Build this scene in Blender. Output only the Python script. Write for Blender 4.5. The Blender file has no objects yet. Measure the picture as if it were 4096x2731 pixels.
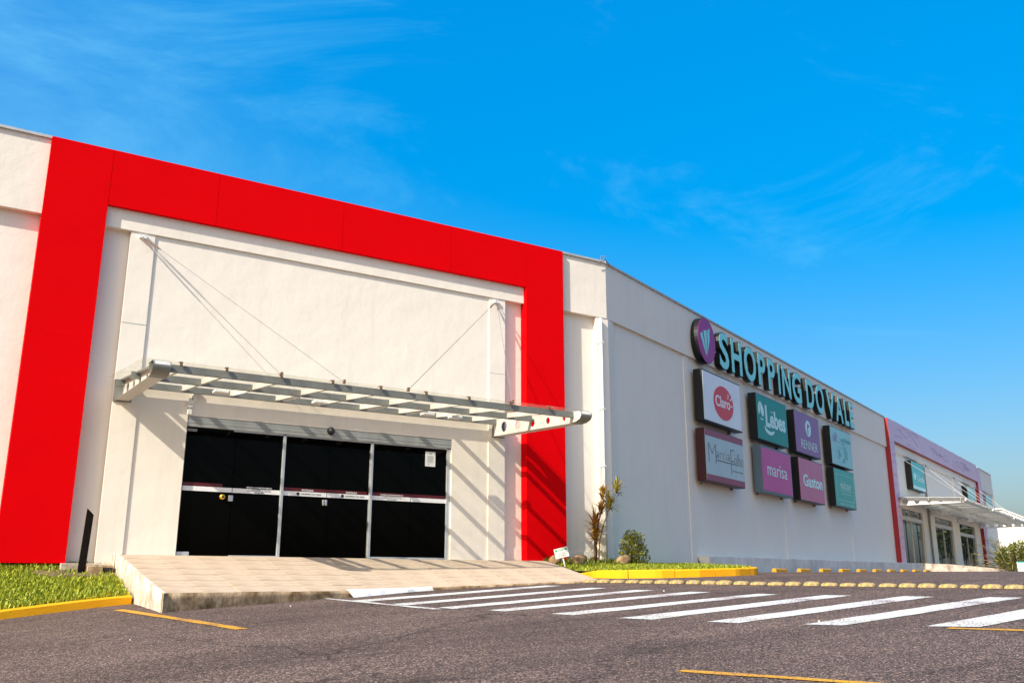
import bpy, math, random
import numpy as np
from mathutils import Matrix, Vector, noise as mnoise
from mathutils.geometry import tessellate_polygon

random.seed(7)
SC = bpy.context.scene
COL = SC.collection

# ------------------------------------------------------------------ camera
YAW, PITCH, ROLL = math.radians(32.117), math.radians(14.646), math.radians(0.044)
cam_data = bpy.data.cameras.new("camera")
cam_data.lens = 32.42
cam_data.sensor_width = 36.0
cam_data.clip_start = 0.05
cam_data.clip_end = 3000.0
cam = bpy.data.objects.new("camera", cam_data)
COL.objects.link(cam)
_f = Vector((math.sin(YAW) * math.cos(PITCH), math.cos(YAW) * math.cos(PITCH), math.sin(PITCH)))
_r = Vector((math.cos(YAW), -math.sin(YAW), 0))
_u = _r.cross(_f)
_r2 = _r * math.cos(ROLL) + _u * math.sin(ROLL)
_u2 = -_r * math.sin(ROLL) + _u * math.cos(ROLL)
cam.matrix_world = Matrix(((_r2.x, _u2.x, -_f.x, 0), (_r2.y, _u2.y, -_f.y, 0), (_r2.z, _u2.z, -_f.z, 0), (0, 0, 0, 1)))
SC.camera = cam

# ------------------------------------------------------------------ sky, sun, exposure
SUN = Vector((3.0, 1.0, -2.27)).normalized()          # the way the light travels
SUN_EL = math.asin(-SUN.z)
SUN_ROT = math.atan2(-SUN.x, -SUN.y)
world = bpy.data.worlds.new("World")
SC.world = world
world.use_nodes = True
wn, wl = world.node_tree.nodes, world.node_tree.links
wn.clear()
w_out = wn.new("ShaderNodeOutputWorld")
w_bg = wn.new("ShaderNodeBackground")
w_sky = wn.new("ShaderNodeTexSky")
w_sky.sky_type = 'NISHITA'
w_sky.sun_disc = False
w_sky.sun_elevation = SUN_EL
w_sky.sun_rotation = SUN_ROT
w_sky.air_density = 1.0
w_sky.dust_density = 8.0
w_sky.ozone_density = 2.4
w_bg.inputs["Strength"].default_value = 0.15
w_hs = wn.new("ShaderNodeHueSaturation")
w_hs.inputs["Saturation"].default_value = 2.85
w_hs.inputs["Value"].default_value = 2.4
w_gm = wn.new("ShaderNodeGamma")
w_gm.inputs["Gamma"].default_value = 0.5
w_tc = wn.new("ShaderNodeTexCoord")
w_map = wn.new("ShaderNodeMapping")
w_map.inputs["Rotation"].default_value = (0.25, 0.55, 0.5)
w_map.inputs["Scale"].default_value = (1.0, 2.2, 3.4)
w_n = wn.new("ShaderNodeTexNoise")
w_n.inputs["Scale"].default_value = 1.9
w_n.inputs["Detail"].default_value = 11.0
w_n.inputs["Roughness"].default_value = 0.66
w_n.inputs["Distortion"].default_value = 0.7
w_rm = wn.new("ShaderNodeMapRange")
w_rm.inputs["From Min"].default_value = 0.56
w_rm.inputs["From Max"].default_value = 0.95
w_rm.inputs["To Min"].default_value = 0.0
w_rm.inputs["To Max"].default_value = 0.62
w_rm.interpolation_type = 'SMOOTHSTEP'
w_mix = wn.new("ShaderNodeMix")
w_mix.data_type = 'RGBA'
w_mix.inputs["B"].default_value = (1.0, 3.1, 4.5, 1)
wl.new(w_tc.outputs["Generated"], w_map.inputs["Vector"])
wl.new(w_map.outputs["Vector"], w_n.inputs["Vector"])
w_sum = w_n.outputs["Fac"]
for k, (dx, dy, dz, edge, amt) in enumerate(((0.117, 0.9, 0.419, 0.90, 0.20), (0.725, 0.618, 0.304, 0.975, 0.05))):
    w_dot = wn.new("ShaderNodeVectorMath")          # banks of thin cloud, one up on the left, one low on the right
    w_dot.operation = 'DOT_PRODUCT'
    w_dot.inputs[1].default_value = (dx, dy, dz)
    wl.new(w_tc.outputs["Generated"], w_dot.inputs[0])
    w_lobe = wn.new("ShaderNodeMapRange")
    w_lobe.interpolation_type = 'SMOOTHSTEP'
    w_lobe.inputs["From Min"].default_value = edge
    w_lobe.inputs["From Max"].default_value = 1.0
    w_lobe.inputs["To Max"].default_value = amt
    wl.new(w_dot.outputs["Value"], w_lobe.inputs["Value"])
    w_add = wn.new("ShaderNodeMath")
    w_add.operation = 'ADD'
    wl.new(w_sum, w_add.inputs[0])
    wl.new(w_lobe.outputs["Result"], w_add.inputs[1])
    w_sum = w_add.outputs[0]
wl.new(w_sum, w_rm.inputs["Value"])
wl.new(w_sky.outputs["Color"], w_gm.inputs["Color"])
wl.new(w_gm.outputs["Color"], w_hs.inputs["Color"])
w_tint = wn.new("ShaderNodeMix")
w_tint.data_type = 'RGBA'
w_tint.blend_type = 'MULTIPLY'
w_tint.inputs["Factor"].default_value = 1.0
w_tint.inputs["B"].default_value = (0.94, 1.0, 1.0, 1)
wl.new(w_hs.outputs["Color"], w_tint.inputs["A"])
wl.new(w_tint.outputs["Result"], w_mix.inputs["A"])
wl.new(w_rm.outputs["Result"], w_mix.inputs["Factor"])
wl.new(w_mix.outputs["Result"], w_bg.inputs["Color"])
wl.new(w_bg.outputs["Background"], w_out.inputs["Surface"])

sun_data = bpy.data.lights.new("sun", 'SUN')
sun_data.energy = 4.7
sun_data.angle = math.radians(0.53)
sun_data.color = (1.0, 0.92, 0.80)
sun = bpy.data.objects.new("sun", sun_data)
COL.objects.link(sun)
sun.rotation_euler = SUN.to_track_quat('-Z', 'Y').to_euler()
sun.location = (-30, -10, 25)

vs = SC.view_settings
vs.view_transform = 'Standard'
vs.look = 'None'
vs.exposure = 0.66
vs.gamma = 1.0
vs.use_curve_mapping = False
SC.render.film_transparent = False
SC.cycles.max_bounces = 8
SC.cycles.transparent_max_bounces = 16

# ------------------------------------------------------------------ materials
MATS = {}


def _base(name):
    m = bpy.data.materials.new(name)
    m.use_nodes = True
    nt = m.node_tree
    bsdf = nt.nodes["Principled BSDF"]
    MATS[name] = m
    return m, nt, bsdf


def set_in(b, k, v):
    if k in b.inputs:
        b.inputs[k].default_value = v


def mat(name, col, rough=0.6, var=0.06, scale=6.0, bump=0.0, bscale=40.0, metal=0.0, spec=0.5, coat=0.0, var2=None):
    """a paint/plaster/metal with uneven colour and a fine relief"""
    m, nt, b = _base(name)
    N, L = nt.nodes, nt.links
    tc = N.new("ShaderNodeTexCoord")
    n1 = N.new("ShaderNodeTexNoise")
    n1.inputs["Scale"].default_value = scale
    n1.inputs["Detail"].default_value = 6
    n1.inputs["Roughness"].default_value = 0.65
    L.new(tc.outputs["Object"], n1.inputs["Vector"])
    mx = N.new("ShaderNodeMix")
    mx.data_type = 'RGBA'
    lo = tuple(max(0, c * (1 - var * 1.6)) for c in col)
    hi = tuple(min(1, c * (1 + var)) for c in col)
    if var2:
        lo = var2
    mx.inputs["A"].default_value = (*lo, 1)
    mx.inputs["B"].default_value = (*hi, 1)
    mr = N.new("ShaderNodeMapRange")
    mr.inputs["From Min"].default_value = 0.3
    mr.inputs["From Max"].default_value = 0.65
    L.new(n1.outputs["Fac"], mr.inputs["Value"])
    L.new(mr.outputs["Result"], mx.inputs["Factor"])
    L.new(mx.outputs["Result"], b.inputs["Base Color"])
    b.inputs["Roughness"].default_value = rough
    b.inputs["Metallic"].default_value = metal
    set_in(b, "Specular IOR Level", spec)
    set_in(b, "Coat Weight", coat)
    if bump > 0:
        n2 = N.new("ShaderNodeTexNoise")
        n2.inputs["Scale"].default_value = bscale
        n2.inputs["Detail"].default_value = 4
        L.new(tc.outputs["Object"], n2.inputs["Vector"])
        bp = N.new("ShaderNodeBump")
        bp.inputs["Strength"].default_value = bump
        bp.inputs["Distance"].default_value = 0.02
        L.new(n2.outputs["Fac"], bp.inputs["Height"])
        L.new(bp.outputs["Normal"], b.inputs["Normal"])
    return m


def plaster(name, col, stain=0.10):
    """trowelled render: soft waves, small pocks, faint vertical rain streaks"""
    m, nt, b = _base(name)
    N, L = nt.nodes, nt.links
    tc = N.new("ShaderNodeTexCoord")
    big = N.new("ShaderNodeTexNoise")
    big.inputs["Scale"].default_value = 0.55
    big.inputs["Detail"].default_value = 5
    big.inputs["Roughness"].default_value = 0.6
    L.new(tc.outputs["Object"], big.inputs["Vector"])
    mp = N.new("ShaderNodeMapping")
    mp.inputs["Scale"].default_value = (2.6, 2.6, 0.18)
    L.new(tc.outputs["Object"], mp.inputs["Vector"])
    st = N.new("ShaderNodeTexNoise")
    st.inputs["Scale"].default_value = 1.3
    st.inputs["Detail"].default_value = 5
    st.inputs["Roughness"].default_value = 0.7
    L.new(mp.outputs["Vector"], st.inputs["Vector"])
    sm = N.new("ShaderNodeMapRange")
    sm.inputs["From Min"].default_value = 0.52
    sm.inputs["From Max"].default_value = 0.8
    sm.inputs["To Max"].default_value = stain * 2.2
    L.new(st.outputs["Fac"], sm.inputs["Value"])
    mx = N.new("ShaderNodeMix")
    mx.data_type = 'RGBA'
    mx.inputs["A"].default_value = (*[c * 0.93 for c in col], 1)
    mx.inputs["B"].default_value = (*[min(1, c * 1.03) for c in col], 1)
    L.new(big.outputs["Fac"], mx.inputs["Factor"])
    m2 = N.new("ShaderNodeMix")
    m2.data_type = 'RGBA'
    m2.inputs["B"].default_value = (col[0] * 0.62, col[1] * 0.6, col[2] * 0.57, 1)
    L.new(mx.outputs["Result"], m2.inputs["A"])
    L.new(sm.outputs["Result"], m2.inputs["Factor"])
    L.new(m2.outputs["Result"], b.inputs["Base Color"])
    b.inputs["Roughness"].default_value = 0.75
    set_in(b, "Specular IOR Level", 0.3)
    w1 = N.new("ShaderNodeTexNoise")
    w1.inputs["Scale"].default_value = 1.6
    w1.inputs["Detail"].default_value = 3
    L.new(tc.outputs["Object"], w1.inputs["Vector"])
    w2 = N.new("ShaderNodeTexNoise")
    w2.inputs["Scale"].default_value = 22
    w2.inputs["Detail"].default_value = 4
    L.new(tc.outputs["Object"], w2.inputs["Vector"])
    b1 = N.new("ShaderNodeBump")
    b1.inputs["Strength"].default_value = 0.35
    b1.inputs["Distance"].default_value = 0.05
    L.new(w1.outputs["Fac"], b1.inputs["Height"])
    b2 = N.new("ShaderNodeBump")
    b2.inputs["Strength"].default_value = 0.16
    b2.inputs["Distance"].default_value = 0.012
    L.new(w2.outputs["Fac"], b2.inputs["Height"])
    L.new(b1.outputs["Normal"], b2.inputs["Normal"])
    L.new(b2.outputs["Normal"], b.inputs["Normal"])
    return m


def asphalt(name):
    m, nt, b = _base(name)
    N, L = nt.nodes, nt.links
    tc = N.new("ShaderNodeTexCoord")
    v = N.new("ShaderNodeTexVoronoi")
    v.inputs["Scale"].default_value = 84.0
    L.new(tc.outputs["Object"], v.inputs["Vector"])
    hsep = N.new("ShaderNodeSeparateColor")
    L.new(v.outputs["Color"], hsep.inputs["Color"])
    cr = N.new("ShaderNodeValToRGB")
    e = cr.color_ramp.elements
    e[0].position, e[0].color = 0.0, (0.016, 0.012, 0.011, 1)
    e[1].position, e[1].color = 1.0, (0.44, 0.31, 0.245, 1)
    for p, c in ((0.35, (0.060, 0.044, 0.040, 1)), (0.7, (0.120, 0.085, 0.075, 1)), (0.9, (0.23, 0.155, 0.128, 1))):
        x = e.new(p)
        x.color = c
    L.new(hsep.outputs["Red"], cr.inputs["Fac"])
    # finer grit
    v2 = N.new("ShaderNodeTexNoise")
    v2.inputs["Scale"].default_value = 130
    v2.inputs["Detail"].default_value = 3
    L.new(tc.outputs["Object"], v2.inputs["Vector"])
    # worn lanes and patches
    big = N.new("ShaderNodeTexNoise")
    big.inputs["Scale"].default_value = 0.45
    big.inputs["Detail"].default_value = 6
    big.inputs["Roughness"].default_value = 0.6
    L.new(tc.outputs["Object"], big.inputs["Vector"])
    mp = N.new("ShaderNodeMapping")
    mp.inputs["Rotation"].default_value = (0, 0, math.radians(-8))
    mp.inputs["Scale"].default_value = (0.12, 1.5, 1)
    L.new(tc.outputs["Object"], mp.inputs["Vector"])
    lane = N.new("ShaderNodeTexNoise")
    lane.inputs["Scale"].default_value = 1.0
    lane.inputs["Detail"].default_value = 5
    L.new(mp.outputs["Vector"], lane.inputs["Vector"])
    add = N.new("ShaderNodeMath")
    add.operation = 'ADD'
    L.new(big.outputs["Fac"], add.inputs[0])
    L.new(lane.outputs["Fac"], add.inputs[1])
    mr = N.new("ShaderNodeMapRange")
    mr.inputs["From Min"].default_value = 0.7
    mr.inputs["From Max"].default_value = 1.3
    mr.inputs["To Min"].default_value = 0.72
    mr.inputs["To Max"].default_value = 1.28
    L.new(add.outputs[0], mr.inputs["Value"])
    mr2 = N.new("ShaderNodeMapRange")
    mr2.inputs["From Min"].default_value = 0.3
    mr2.inputs["From Max"].default_value = 0.7
    mr2.inputs["To Min"].default_value = 0.5
    mr2.inputs["To Max"].default_value = 1.5
    L.new(v2.outputs["Fac"], mr2.inputs["Value"])
    mul = N.new("ShaderNodeMath")
    mul.operation = 'MULTIPLY'
    L.new(mr.outputs["Result"], mul.inputs[0])
    L.new(mr2.outputs["Result"], mul.inputs[1])
    vm = N.new("ShaderNodeVectorMath")
    vm.operation = 'SCALE'
    L.new(cr.outputs["Color"], vm.inputs[0])
    L.new(mul.outputs[0], vm.inputs["Scale"])
    # sandy dust in patches
    dn = N.new("ShaderNodeTexNoise")
    dn.inputs["Scale"].default_value = 0.9
    dn.inputs["Detail"].default_value = 7
    dn.inputs["Roughness"].default_value = 0.7
    L.new(tc.outputs["Object"], dn.inputs["Vector"])
    dm = N.new("ShaderNodeMapRange")
    dm.inputs["From Min"].default_value = 0.6
    dm.inputs["From Max"].default_value = 0.85
    dm.inputs["To Max"].default_value = 0.5
    L.new(dn.outputs["Fac"], dm.inputs["Value"])
    mx = N.new("ShaderNodeMix")
    mx.data_type = 'RGBA'
    mx.inputs["B"].default_value = (0.22, 0.16, 0.12, 1)
    L.new(vm.outputs[0], mx.inputs["A"])
    L.new(dm.outputs["Result"], mx.inputs["Factor"])
    # oil drips and tyre-darkened streaks
    on = N.new("ShaderNodeTexNoise")
    on.inputs["Scale"].default_value = 1.7
    on.inputs["Detail"].default_value = 3
    om = N.new("ShaderNodeMapping")
    om.inputs["Rotation"].default_value = (0, 0, math.radians(6))
    om.inputs["Scale"].default_value = (0.16, 1.9, 1)
    om.inputs["Location"].default_value = (3.1, 0.4, 0)
    L.new(tc.outputs["Object"], om.inputs["Vector"])
    L.new(om.outputs["Vector"], on.inputs["Vector"])
    orr = N.new("ShaderNodeMapRange")
    orr.inputs["From Min"].default_value = 0.60
    orr.inputs["From Max"].default_value = 0.72
    orr.inputs["To Max"].default_value = 0.42
    L.new(on.outputs["Fac"], orr.inputs["Value"])
    mo = N.new("ShaderNodeMix")
    mo.data_type = 'RGBA'
    mo.inputs["B"].default_value = (0.028, 0.022, 0.021, 1)
    L.new(mx.outputs["Result"], mo.inputs["A"])
    L.new(orr.outputs["Result"], mo.inputs["Factor"])
    # hairline cracks
    ck = N.new("ShaderNodeTexVoronoi")
    ck.feature = 'DISTANCE_TO_EDGE'
    ck.inputs["Scale"].default_value = 0.23
    cn = N.new("ShaderNodeTexNoise")
    cn.inputs["Scale"].default_value = 1.6
    cn.inputs["Detail"].default_value = 6
    L.new(tc.outputs["Object"], cn.inputs["Vector"])
    cv = N.new("ShaderNodeVectorMath")
    cv.operation = 'MULTIPLY_ADD'
    cv.inputs[1].default_value = (1.1, 1.1, 0)
    L.new(cn.outputs["Color"], cv.inputs[0])
    L.new(tc.outputs["Object"], cv.inputs[2])
    L.new(cv.outputs[0], ck.inputs["Vector"])
    cm = N.new("ShaderNodeMapRange")
    cm.inputs["From Min"].default_value = 0.0
    cm.inputs["From Max"].default_value = 0.006
    cm.inputs["To Min"].default_value = 0.75
    cm.inputs["To Max"].default_value = 0.0
    L.new(ck.outputs["Distance"], cm.inputs["Value"])
    mc = N.new("ShaderNodeMix")
    mc.data_type = 'RGBA'
    mc.inputs["B"].default_value = (0.02, 0.016, 0.014, 1)
    L.new(mo.outputs["Result"], mc.inputs["A"])
    L.new(cm.outputs["Result"], mc.inputs["Factor"])
    L.new(mc.outputs["Result"], b.inputs["Base Color"])
    b.inputs["Roughness"].default_value = 0.9
    set_in(b, "Specular IOR Level", 0.25)
    bp = N.new("ShaderNodeBump")
    bp.inputs["Strength"].default_value = 0.8
    bp.inputs["Distance"].default_value = 0.012
    L.new(v.outputs["Distance"], bp.inputs["Height"])
    L.new(bp.outputs["Normal"], b.inputs["Normal"])
    return m


def worn_paint(name, col, under=(0.11, 0.085, 0.08), amount=0.63, scale=42):
    """road or kerb paint with the grain of what lies under it showing through"""
    m, nt, b = _base(name)
    N, L = nt.nodes, nt.links
    tc = N.new("ShaderNodeTexCoord")
    n = N.new("ShaderNodeTexNoise")
    n.inputs["Scale"].default_value = scale
    n.inputs["Detail"].default_value = 5
    n.inputs["Roughness"].default_value = 0.7
    L.new(tc.outputs["Object"], n.inputs["Vector"])
    g = N.new("ShaderNodeTexNoise")
    g.inputs["Scale"].default_value = 1.4
    g.inputs["Detail"].default_value = 4
    L.new(tc.outputs["Object"], g.inputs["Vector"])
    a = N.new("ShaderNodeMath")
    a.operation = 'MULTIPLY_ADD'
    a.inputs[1].default_value = 0.35
    L.new(g.outputs["Fac"], a.inputs[0])
    L.new(n.outputs["Fac"], a.inputs[2])
    mr = N.new("ShaderNodeMapRange")
    mr.inputs["From Min"].default_value = amount + 0.13
    mr.inputs["From Max"].default_value = amount + 0.24
    L.new(a.outputs[0], mr.inputs["Value"])
    mx = N.new("ShaderNodeMix")
    mx.data_type = 'RGBA'
    mx.inputs["A"].default_value = (*col, 1)
    mx.inputs["B"].default_value = (*under, 1)
    L.new(mr.outputs["Result"], mx.inputs["Factor"])
    sh = N.new("ShaderNodeMix")
    sh.data_type = 'RGBA'
    sh.blend_type = 'MULTIPLY'
    sh.inputs["Factor"].default_value = 0.25
    L.new(mx.outputs["Result"], sh.inputs["A"])
    L.new(g.outputs["Color"], sh.inputs["B"])
    L.new(sh.outputs["Result"], b.inputs["Base Color"])
    b.inputs["Roughness"].default_value = 0.75
    set_in(b, "Specular IOR Level", 0.3)
    bp = N.new("ShaderNodeBump")
    bp.inputs["Strength"].default_value = 0.5
    bp.inputs["Distance"].default_value = 0.01
    L.new(n.outputs["Fac"], bp.inputs["Height"])
    L.new(bp.outputs["Normal"], b.inputs["Normal"])
    return m


def two_tone(name, a, c, scale, lo, hi, rough=0.85, bump=0.4, bdist=0.02, stretch=(1, 1, 1)):
    m, nt, b = _base(name)
    N, L = nt.nodes, nt.links
    tc = N.new("ShaderNodeTexCoord")
    mp = N.new("ShaderNodeMapping")
    mp.inputs["Scale"].default_value = stretch
    L.new(tc.outputs["Object"], mp.inputs["Vector"])
    n = N.new("ShaderNodeTexNoise")
    n.inputs["Scale"].default_value = scale
    n.inputs["Detail"].default_value = 7
    n.inputs["Roughness"].default_value = 0.7
    L.new(mp.outputs["Vector"], n.inputs["Vector"])
    mr = N.new("ShaderNodeMapRange")
    mr.inputs["From Min"].default_value = lo
    mr.inputs["From Max"].default_value = hi
    L.new(n.outputs["Fac"], mr.inputs["Value"])
    mx = N.new("ShaderNodeMix")
    mx.data_type = 'RGBA'
    mx.inputs["A"].default_value = (*a, 1)
    mx.inputs["B"].default_value = (*c, 1)
    L.new(mr.outputs["Result"], mx.inputs["Factor"])
    L.new(mx.outputs["Result"], b.inputs["Base Color"])
    b.inputs["Roughness"].default_value = rough
    set_in(b, "Specular IOR Level", 0.25)
    bp = N.new("ShaderNodeBump")
    bp.inputs["Strength"].default_value = bump
    bp.inputs["Distance"].default_value = bdist
    L.new(n.outputs["Fac"], bp.inputs["Height"])
    L.new(bp.outputs["Normal"], b.inputs["Normal"])
    return m


def leafy(name, a, c, rough=0.5, trans=0.25):
    """leaf colour differing from leaf to leaf, a little light passing through"""
    m, nt, b = _base(name)
    N, L = nt.nodes, nt.links
    geo = N.new("ShaderNodeNewGeometry")
    mx = N.new("ShaderNodeMix")
    mx.data_type = 'RGBA'
    mx.inputs["A"].default_value = (*a, 1)
    mx.inputs["B"].default_value = (*c, 1)
    L.new(geo.outputs["Random Per Island"], mx.inputs["Factor"])
    L.new(mx.outputs["Result"], b.inputs["Base Color"])
    b.inputs["Roughness"].default_value = rough
    set_in(b, "Specular IOR Level", 0.35)
    tr = N.new("ShaderNodeBsdfTranslucent")
    L.new(mx.outputs["Result"], tr.inputs["Color"])
    ms = N.new("ShaderNodeMixShader")
    ms.inputs["Fac"].default_value = trans
    L.new(b.outputs["BSDF"], ms.inputs[1])
    L.new(tr.outputs["BSDF"], ms.inputs[2])
    L.new(ms.outputs["Shader"], N["Material Output"].inputs["Surface"])
    return m


def clear_glass(name, tint, gloss=0.08):
    m, nt, b = _base(name)
    N, L = nt.nodes, nt.links
    t = N.new("ShaderNodeBsdfTransparent")
    t.inputs["Color"].default_value = (*tint, 1)
    g = N.new("ShaderNodeBsdfGlossy")
    g.inputs["Roughness"].default_value = 0.05
    d = N.new("ShaderNodeBsdfDiffuse")
    d.inputs["Color"].default_value = (0.75, 0.70, 0.58, 1)
    n = N.new("ShaderNodeTexNoise")
    n.inputs["Scale"].default_value = 3.0
    n.inputs["Detail"].default_value = 6
    tc = N.new("ShaderNodeTexCoord")
    L.new(tc.outputs["Object"], n.inputs["Vector"])
    mr = N.new("ShaderNodeMapRange")
    mr.inputs["From Min"].default_value = 0.4
    mr.inputs["From Max"].default_value = 0.8
    mr.inputs["To Min"].default_value = 0.01
    mr.inputs["To Max"].default_value = 0.14
    L.new(n.outputs["Fac"], mr.inputs["Value"])
    m0 = N.new("ShaderNodeMixShader")
    L.new(mr.outputs["Result"], m0.inputs["Fac"])
    L.new(t.outputs["BSDF"], m0.inputs[1])
    L.new(d.outputs["BSDF"], m0.inputs[2])
    ms = N.new("ShaderNodeMixShader")
    ms.inputs["Fac"].default_value = gloss
    L.new(m0.outputs["Shader"], ms.inputs[1])
    L.new(g.outputs["BSDF"], ms.inputs[2])
    L.new(ms.outputs["Shader"], N["Material Output"].inputs["Surface"])
    return m


plaster("plaster", (0.83, 0.765, 0.67))
plaster("plaster_side", (0.85, 0.78, 0.685), 0.07)
mat("red_panel", (0.67, 0.001, 0.003), 0.55, 0.03, 0.7, 0.03, 1.2, spec=0.02)
mat("dark_red", (0.30, 0.006, 0.012), 0.45, 0.05)
mat("lilac_panel", (0.66, 0.42, 0.56), 0.4, 0.05, 1.2, 0.15, 1.0)
mat("coping_metal", (0.55, 0.53, 0.50), 0.45, 0.1, 3, metal=0.4)
mat("canopy_steel", (0.20, 0.205, 0.19), 0.45, 0.12, 3.0, 0.06, 30, spec=0.4)
mat("bracket_paint", (0.56, 0.55, 0.52), 0.45, 0.08, 4.0, 0.05, 30)
mat("shutter_steel", (0.30, 0.32, 0.32), 0.5, 0.1, 4)
mat("aluminium", (0.62, 0.63, 0.65), 0.35, 0.06, 5, metal=0.6)
mat("black_glass", (0.0012, 0.0012, 0.0012), 0.03, 0.2, 1.5, spec=0.05)
mat("mirror_glass", (0.03, 0.045, 0.05), 0.02, 0.2, 1.0, 0.02, 0.7, spec=0.9)
clear_glass("canopy_glass", (0.97, 0.97, 0.94), 0.05)
leafy("frosted_panel", (0.80, 0.80, 0.76), (0.84, 0.84, 0.80), 0.35, 0.55)
mat("rust_steel", (0.16, 0.09, 0.06), 0.7, 0.3, 30)
mat("cable_steel", (0.22, 0.21, 0.19), 0.5, 0.1, 20)
mat("white_vinyl", (0.78, 0.78, 0.80), 0.4, 0.03, 8)
mat("maroon_vinyl", (0.085, 0.003, 0.006), 0.4, 0.05, 8)
mat("paper", (0.72, 0.74, 0.72), 0.8, 0.03, 20)
mat("ink", (0.02, 0.02, 0.022), 0.7, 0.05)
mat("grey_ink", (0.20, 0.24, 0.25), 0.7, 0.05)
mat("brass", (0.85, 0.48, 0.05), 0.28, 0.05, metal=0.7)
mat("white_paint", (0.76, 0.76, 0.74), 0.55, 0.05, 6, 0.1, 40)
mat("black_paint", (0.012, 0.012, 0.013), 0.5, 0.2, 4)
mat("dark_wood", (0.009, 0.006, 0.005), 0.8, 0.3, 12, 0.3, 30, spec=0.08)
asphalt("asphalt")
worn_paint("road_white", (0.70, 0.70, 0.70), amount=0.535)
worn_paint("road_yellow", (0.62, 0.31, 0.02), amount=0.54)
worn_paint("kerb_yellow", (0.92, 0.43, 0.004), (0.45, 0.24, 0.06), amount=0.72, scale=26)
worn_paint("bump_yellow", (0.58, 0.40, 0.10), (0.24, 0.19, 0.12), amount=0.48, scale=22)
worn_paint("stop_yellow", (0.66, 0.32, 0.02), (0.22, 0.16, 0.08), amount=0.58, scale=22)
two_tone("slab_beige", (0.37, 0.285, 0.20), (0.54, 0.435, 0.33), 2.2, 0.35, 0.65, 0.8, 0.2, 0.01, (1, 3.5, 1))
two_tone("mortar", (0.33, 0.25, 0.175), (0.46, 0.36, 0.265), 9, 0.35, 0.65)
two_tone("dirty_concrete", (0.13, 0.078, 0.034), (0.56, 0.41, 0.26), 3.4, 0.40, 0.66, 0.9, 0.6, 0.03, (1, 1, 0.6))
two_tone("pale_render", (0.26, 0.19, 0.13), (0.60, 0.52, 0.44), 3.2, 0.32, 0.60, 0.85, 0.4, 0.02)
two_tone("plinth_render", (0.58, 0.54, 0.49), (0.82, 0.77, 0.70), 1.1, 0.35, 0.65, 0.85, 0.2, 0.02)
two_tone("rock_brown", (0.16, 0.095, 0.045), (0.44, 0.29, 0.16), 6, 0.35, 0.65, 0.9, 0.8, 0.03)
two_tone("soil", (0.07, 0.055, 0.03), (0.20, 0.16, 0.08), 5, 0.35, 0.65, 0.95, 0.8, 0.05)
two_tone("lawn_base", (0.055, 0.085, 0.012), (0.15, 0.17, 0.035), 3, 0.35, 0.65, 0.95, 0.8, 0.05)
two_tone("dark_fill", (0.015, 0.012, 0.010), (0.05, 0.04, 0.03), 14, 0.35, 0.65)
leafy("grass_blade", (0.12, 0.19, 0.006), (0.50, 0.52, 0.05), 0.55, 0.3)
leafy("weed_grass", (0.08, 0.12, 0.010), (0.30, 0.32, 0.05), 0.55, 0.3)  # darker green mix for the weeds
leafy("bush_leaf", (0.06, 0.085, 0.005), (0.46, 0.42, 0.02), 0.5, 0.25)
leafy("palm_leaf", (0.10, 0.13, 0.015), (0.34, 0.34, 0.10), 0.5, 0.25)
leafy("tree_leaf", (0.015, 0.030, 0.006), (0.06, 0.085, 0.015), 0.5, 0.15)
leafy("cordyline_leaf", (0.28, 0.06, 0.02), (0.46, 0.32, 0.05), 0.45, 0.2)
leafy("cordyline_green", (0.16, 0.15, 0.02), (0.48, 0.38, 0.06), 0.45, 0.2)
mat("bark", (0.16, 0.10, 0.06), 0.9, 0.3, 25, 0.5, 40)
mat("pale_bark", (0.42, 0.32, 0.22), 0.9, 0.2, 25, 0.4, 40)
for nm, c in dict(claro_white=(0.80, 0.80, 0.82), claro_red=(0.72, 0.035, 0.04), fialho_face=(0.46, 0.55, 0.56), fialho_frame=(0.30, 0.045, 0.09), fialho_case=(0.05, 0.008, 0.012),
                  lebes_green=(0.004, 0.24, 0.19), pale_mint=(0.60, 0.84, 0.82), renner_purple=(0.29, 0.11, 0.29), marisa_pink=(0.58, 0.065, 0.28),
                  gaston_pink=(0.60, 0.15, 0.27), marisa_case=(0.10, 0.15, 0.19), boticario_face=(0.32, 0.62, 0.62), print_teal=(0.08, 0.42, 0.42),
                  print_violet=(0.34, 0.26, 0.52), print_sea=(0.15, 0.40, 0.45), vialaser_green=(0.06, 0.42, 0.34), letter_teal=(0.27, 0.76, 0.74), disc_purple=(0.36, 0.012, 0.20),
                  colombo_teal=(0.10, 0.52, 0.52), green_print=(0.02, 0.36, 0.12), black_case=(0.006, 0.006, 0.007)).items():
    mat(nm, c, 0.42, 0.05, 1.6, spec=0.4)

# ------------------------------------------------------------------ frames and mesh helpers
BANG = math.radians(22.66)
CORNER = Vector((14.72, 18.9, 0))
FA = Matrix.Identity(4)                                               # entrance facade: x along, y in, z up
FB = Matrix.Translation(CORNER) @ Matrix.Rotation(BANG, 4, 'Z')       # side facade: x along the wall, -y outwards


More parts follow.
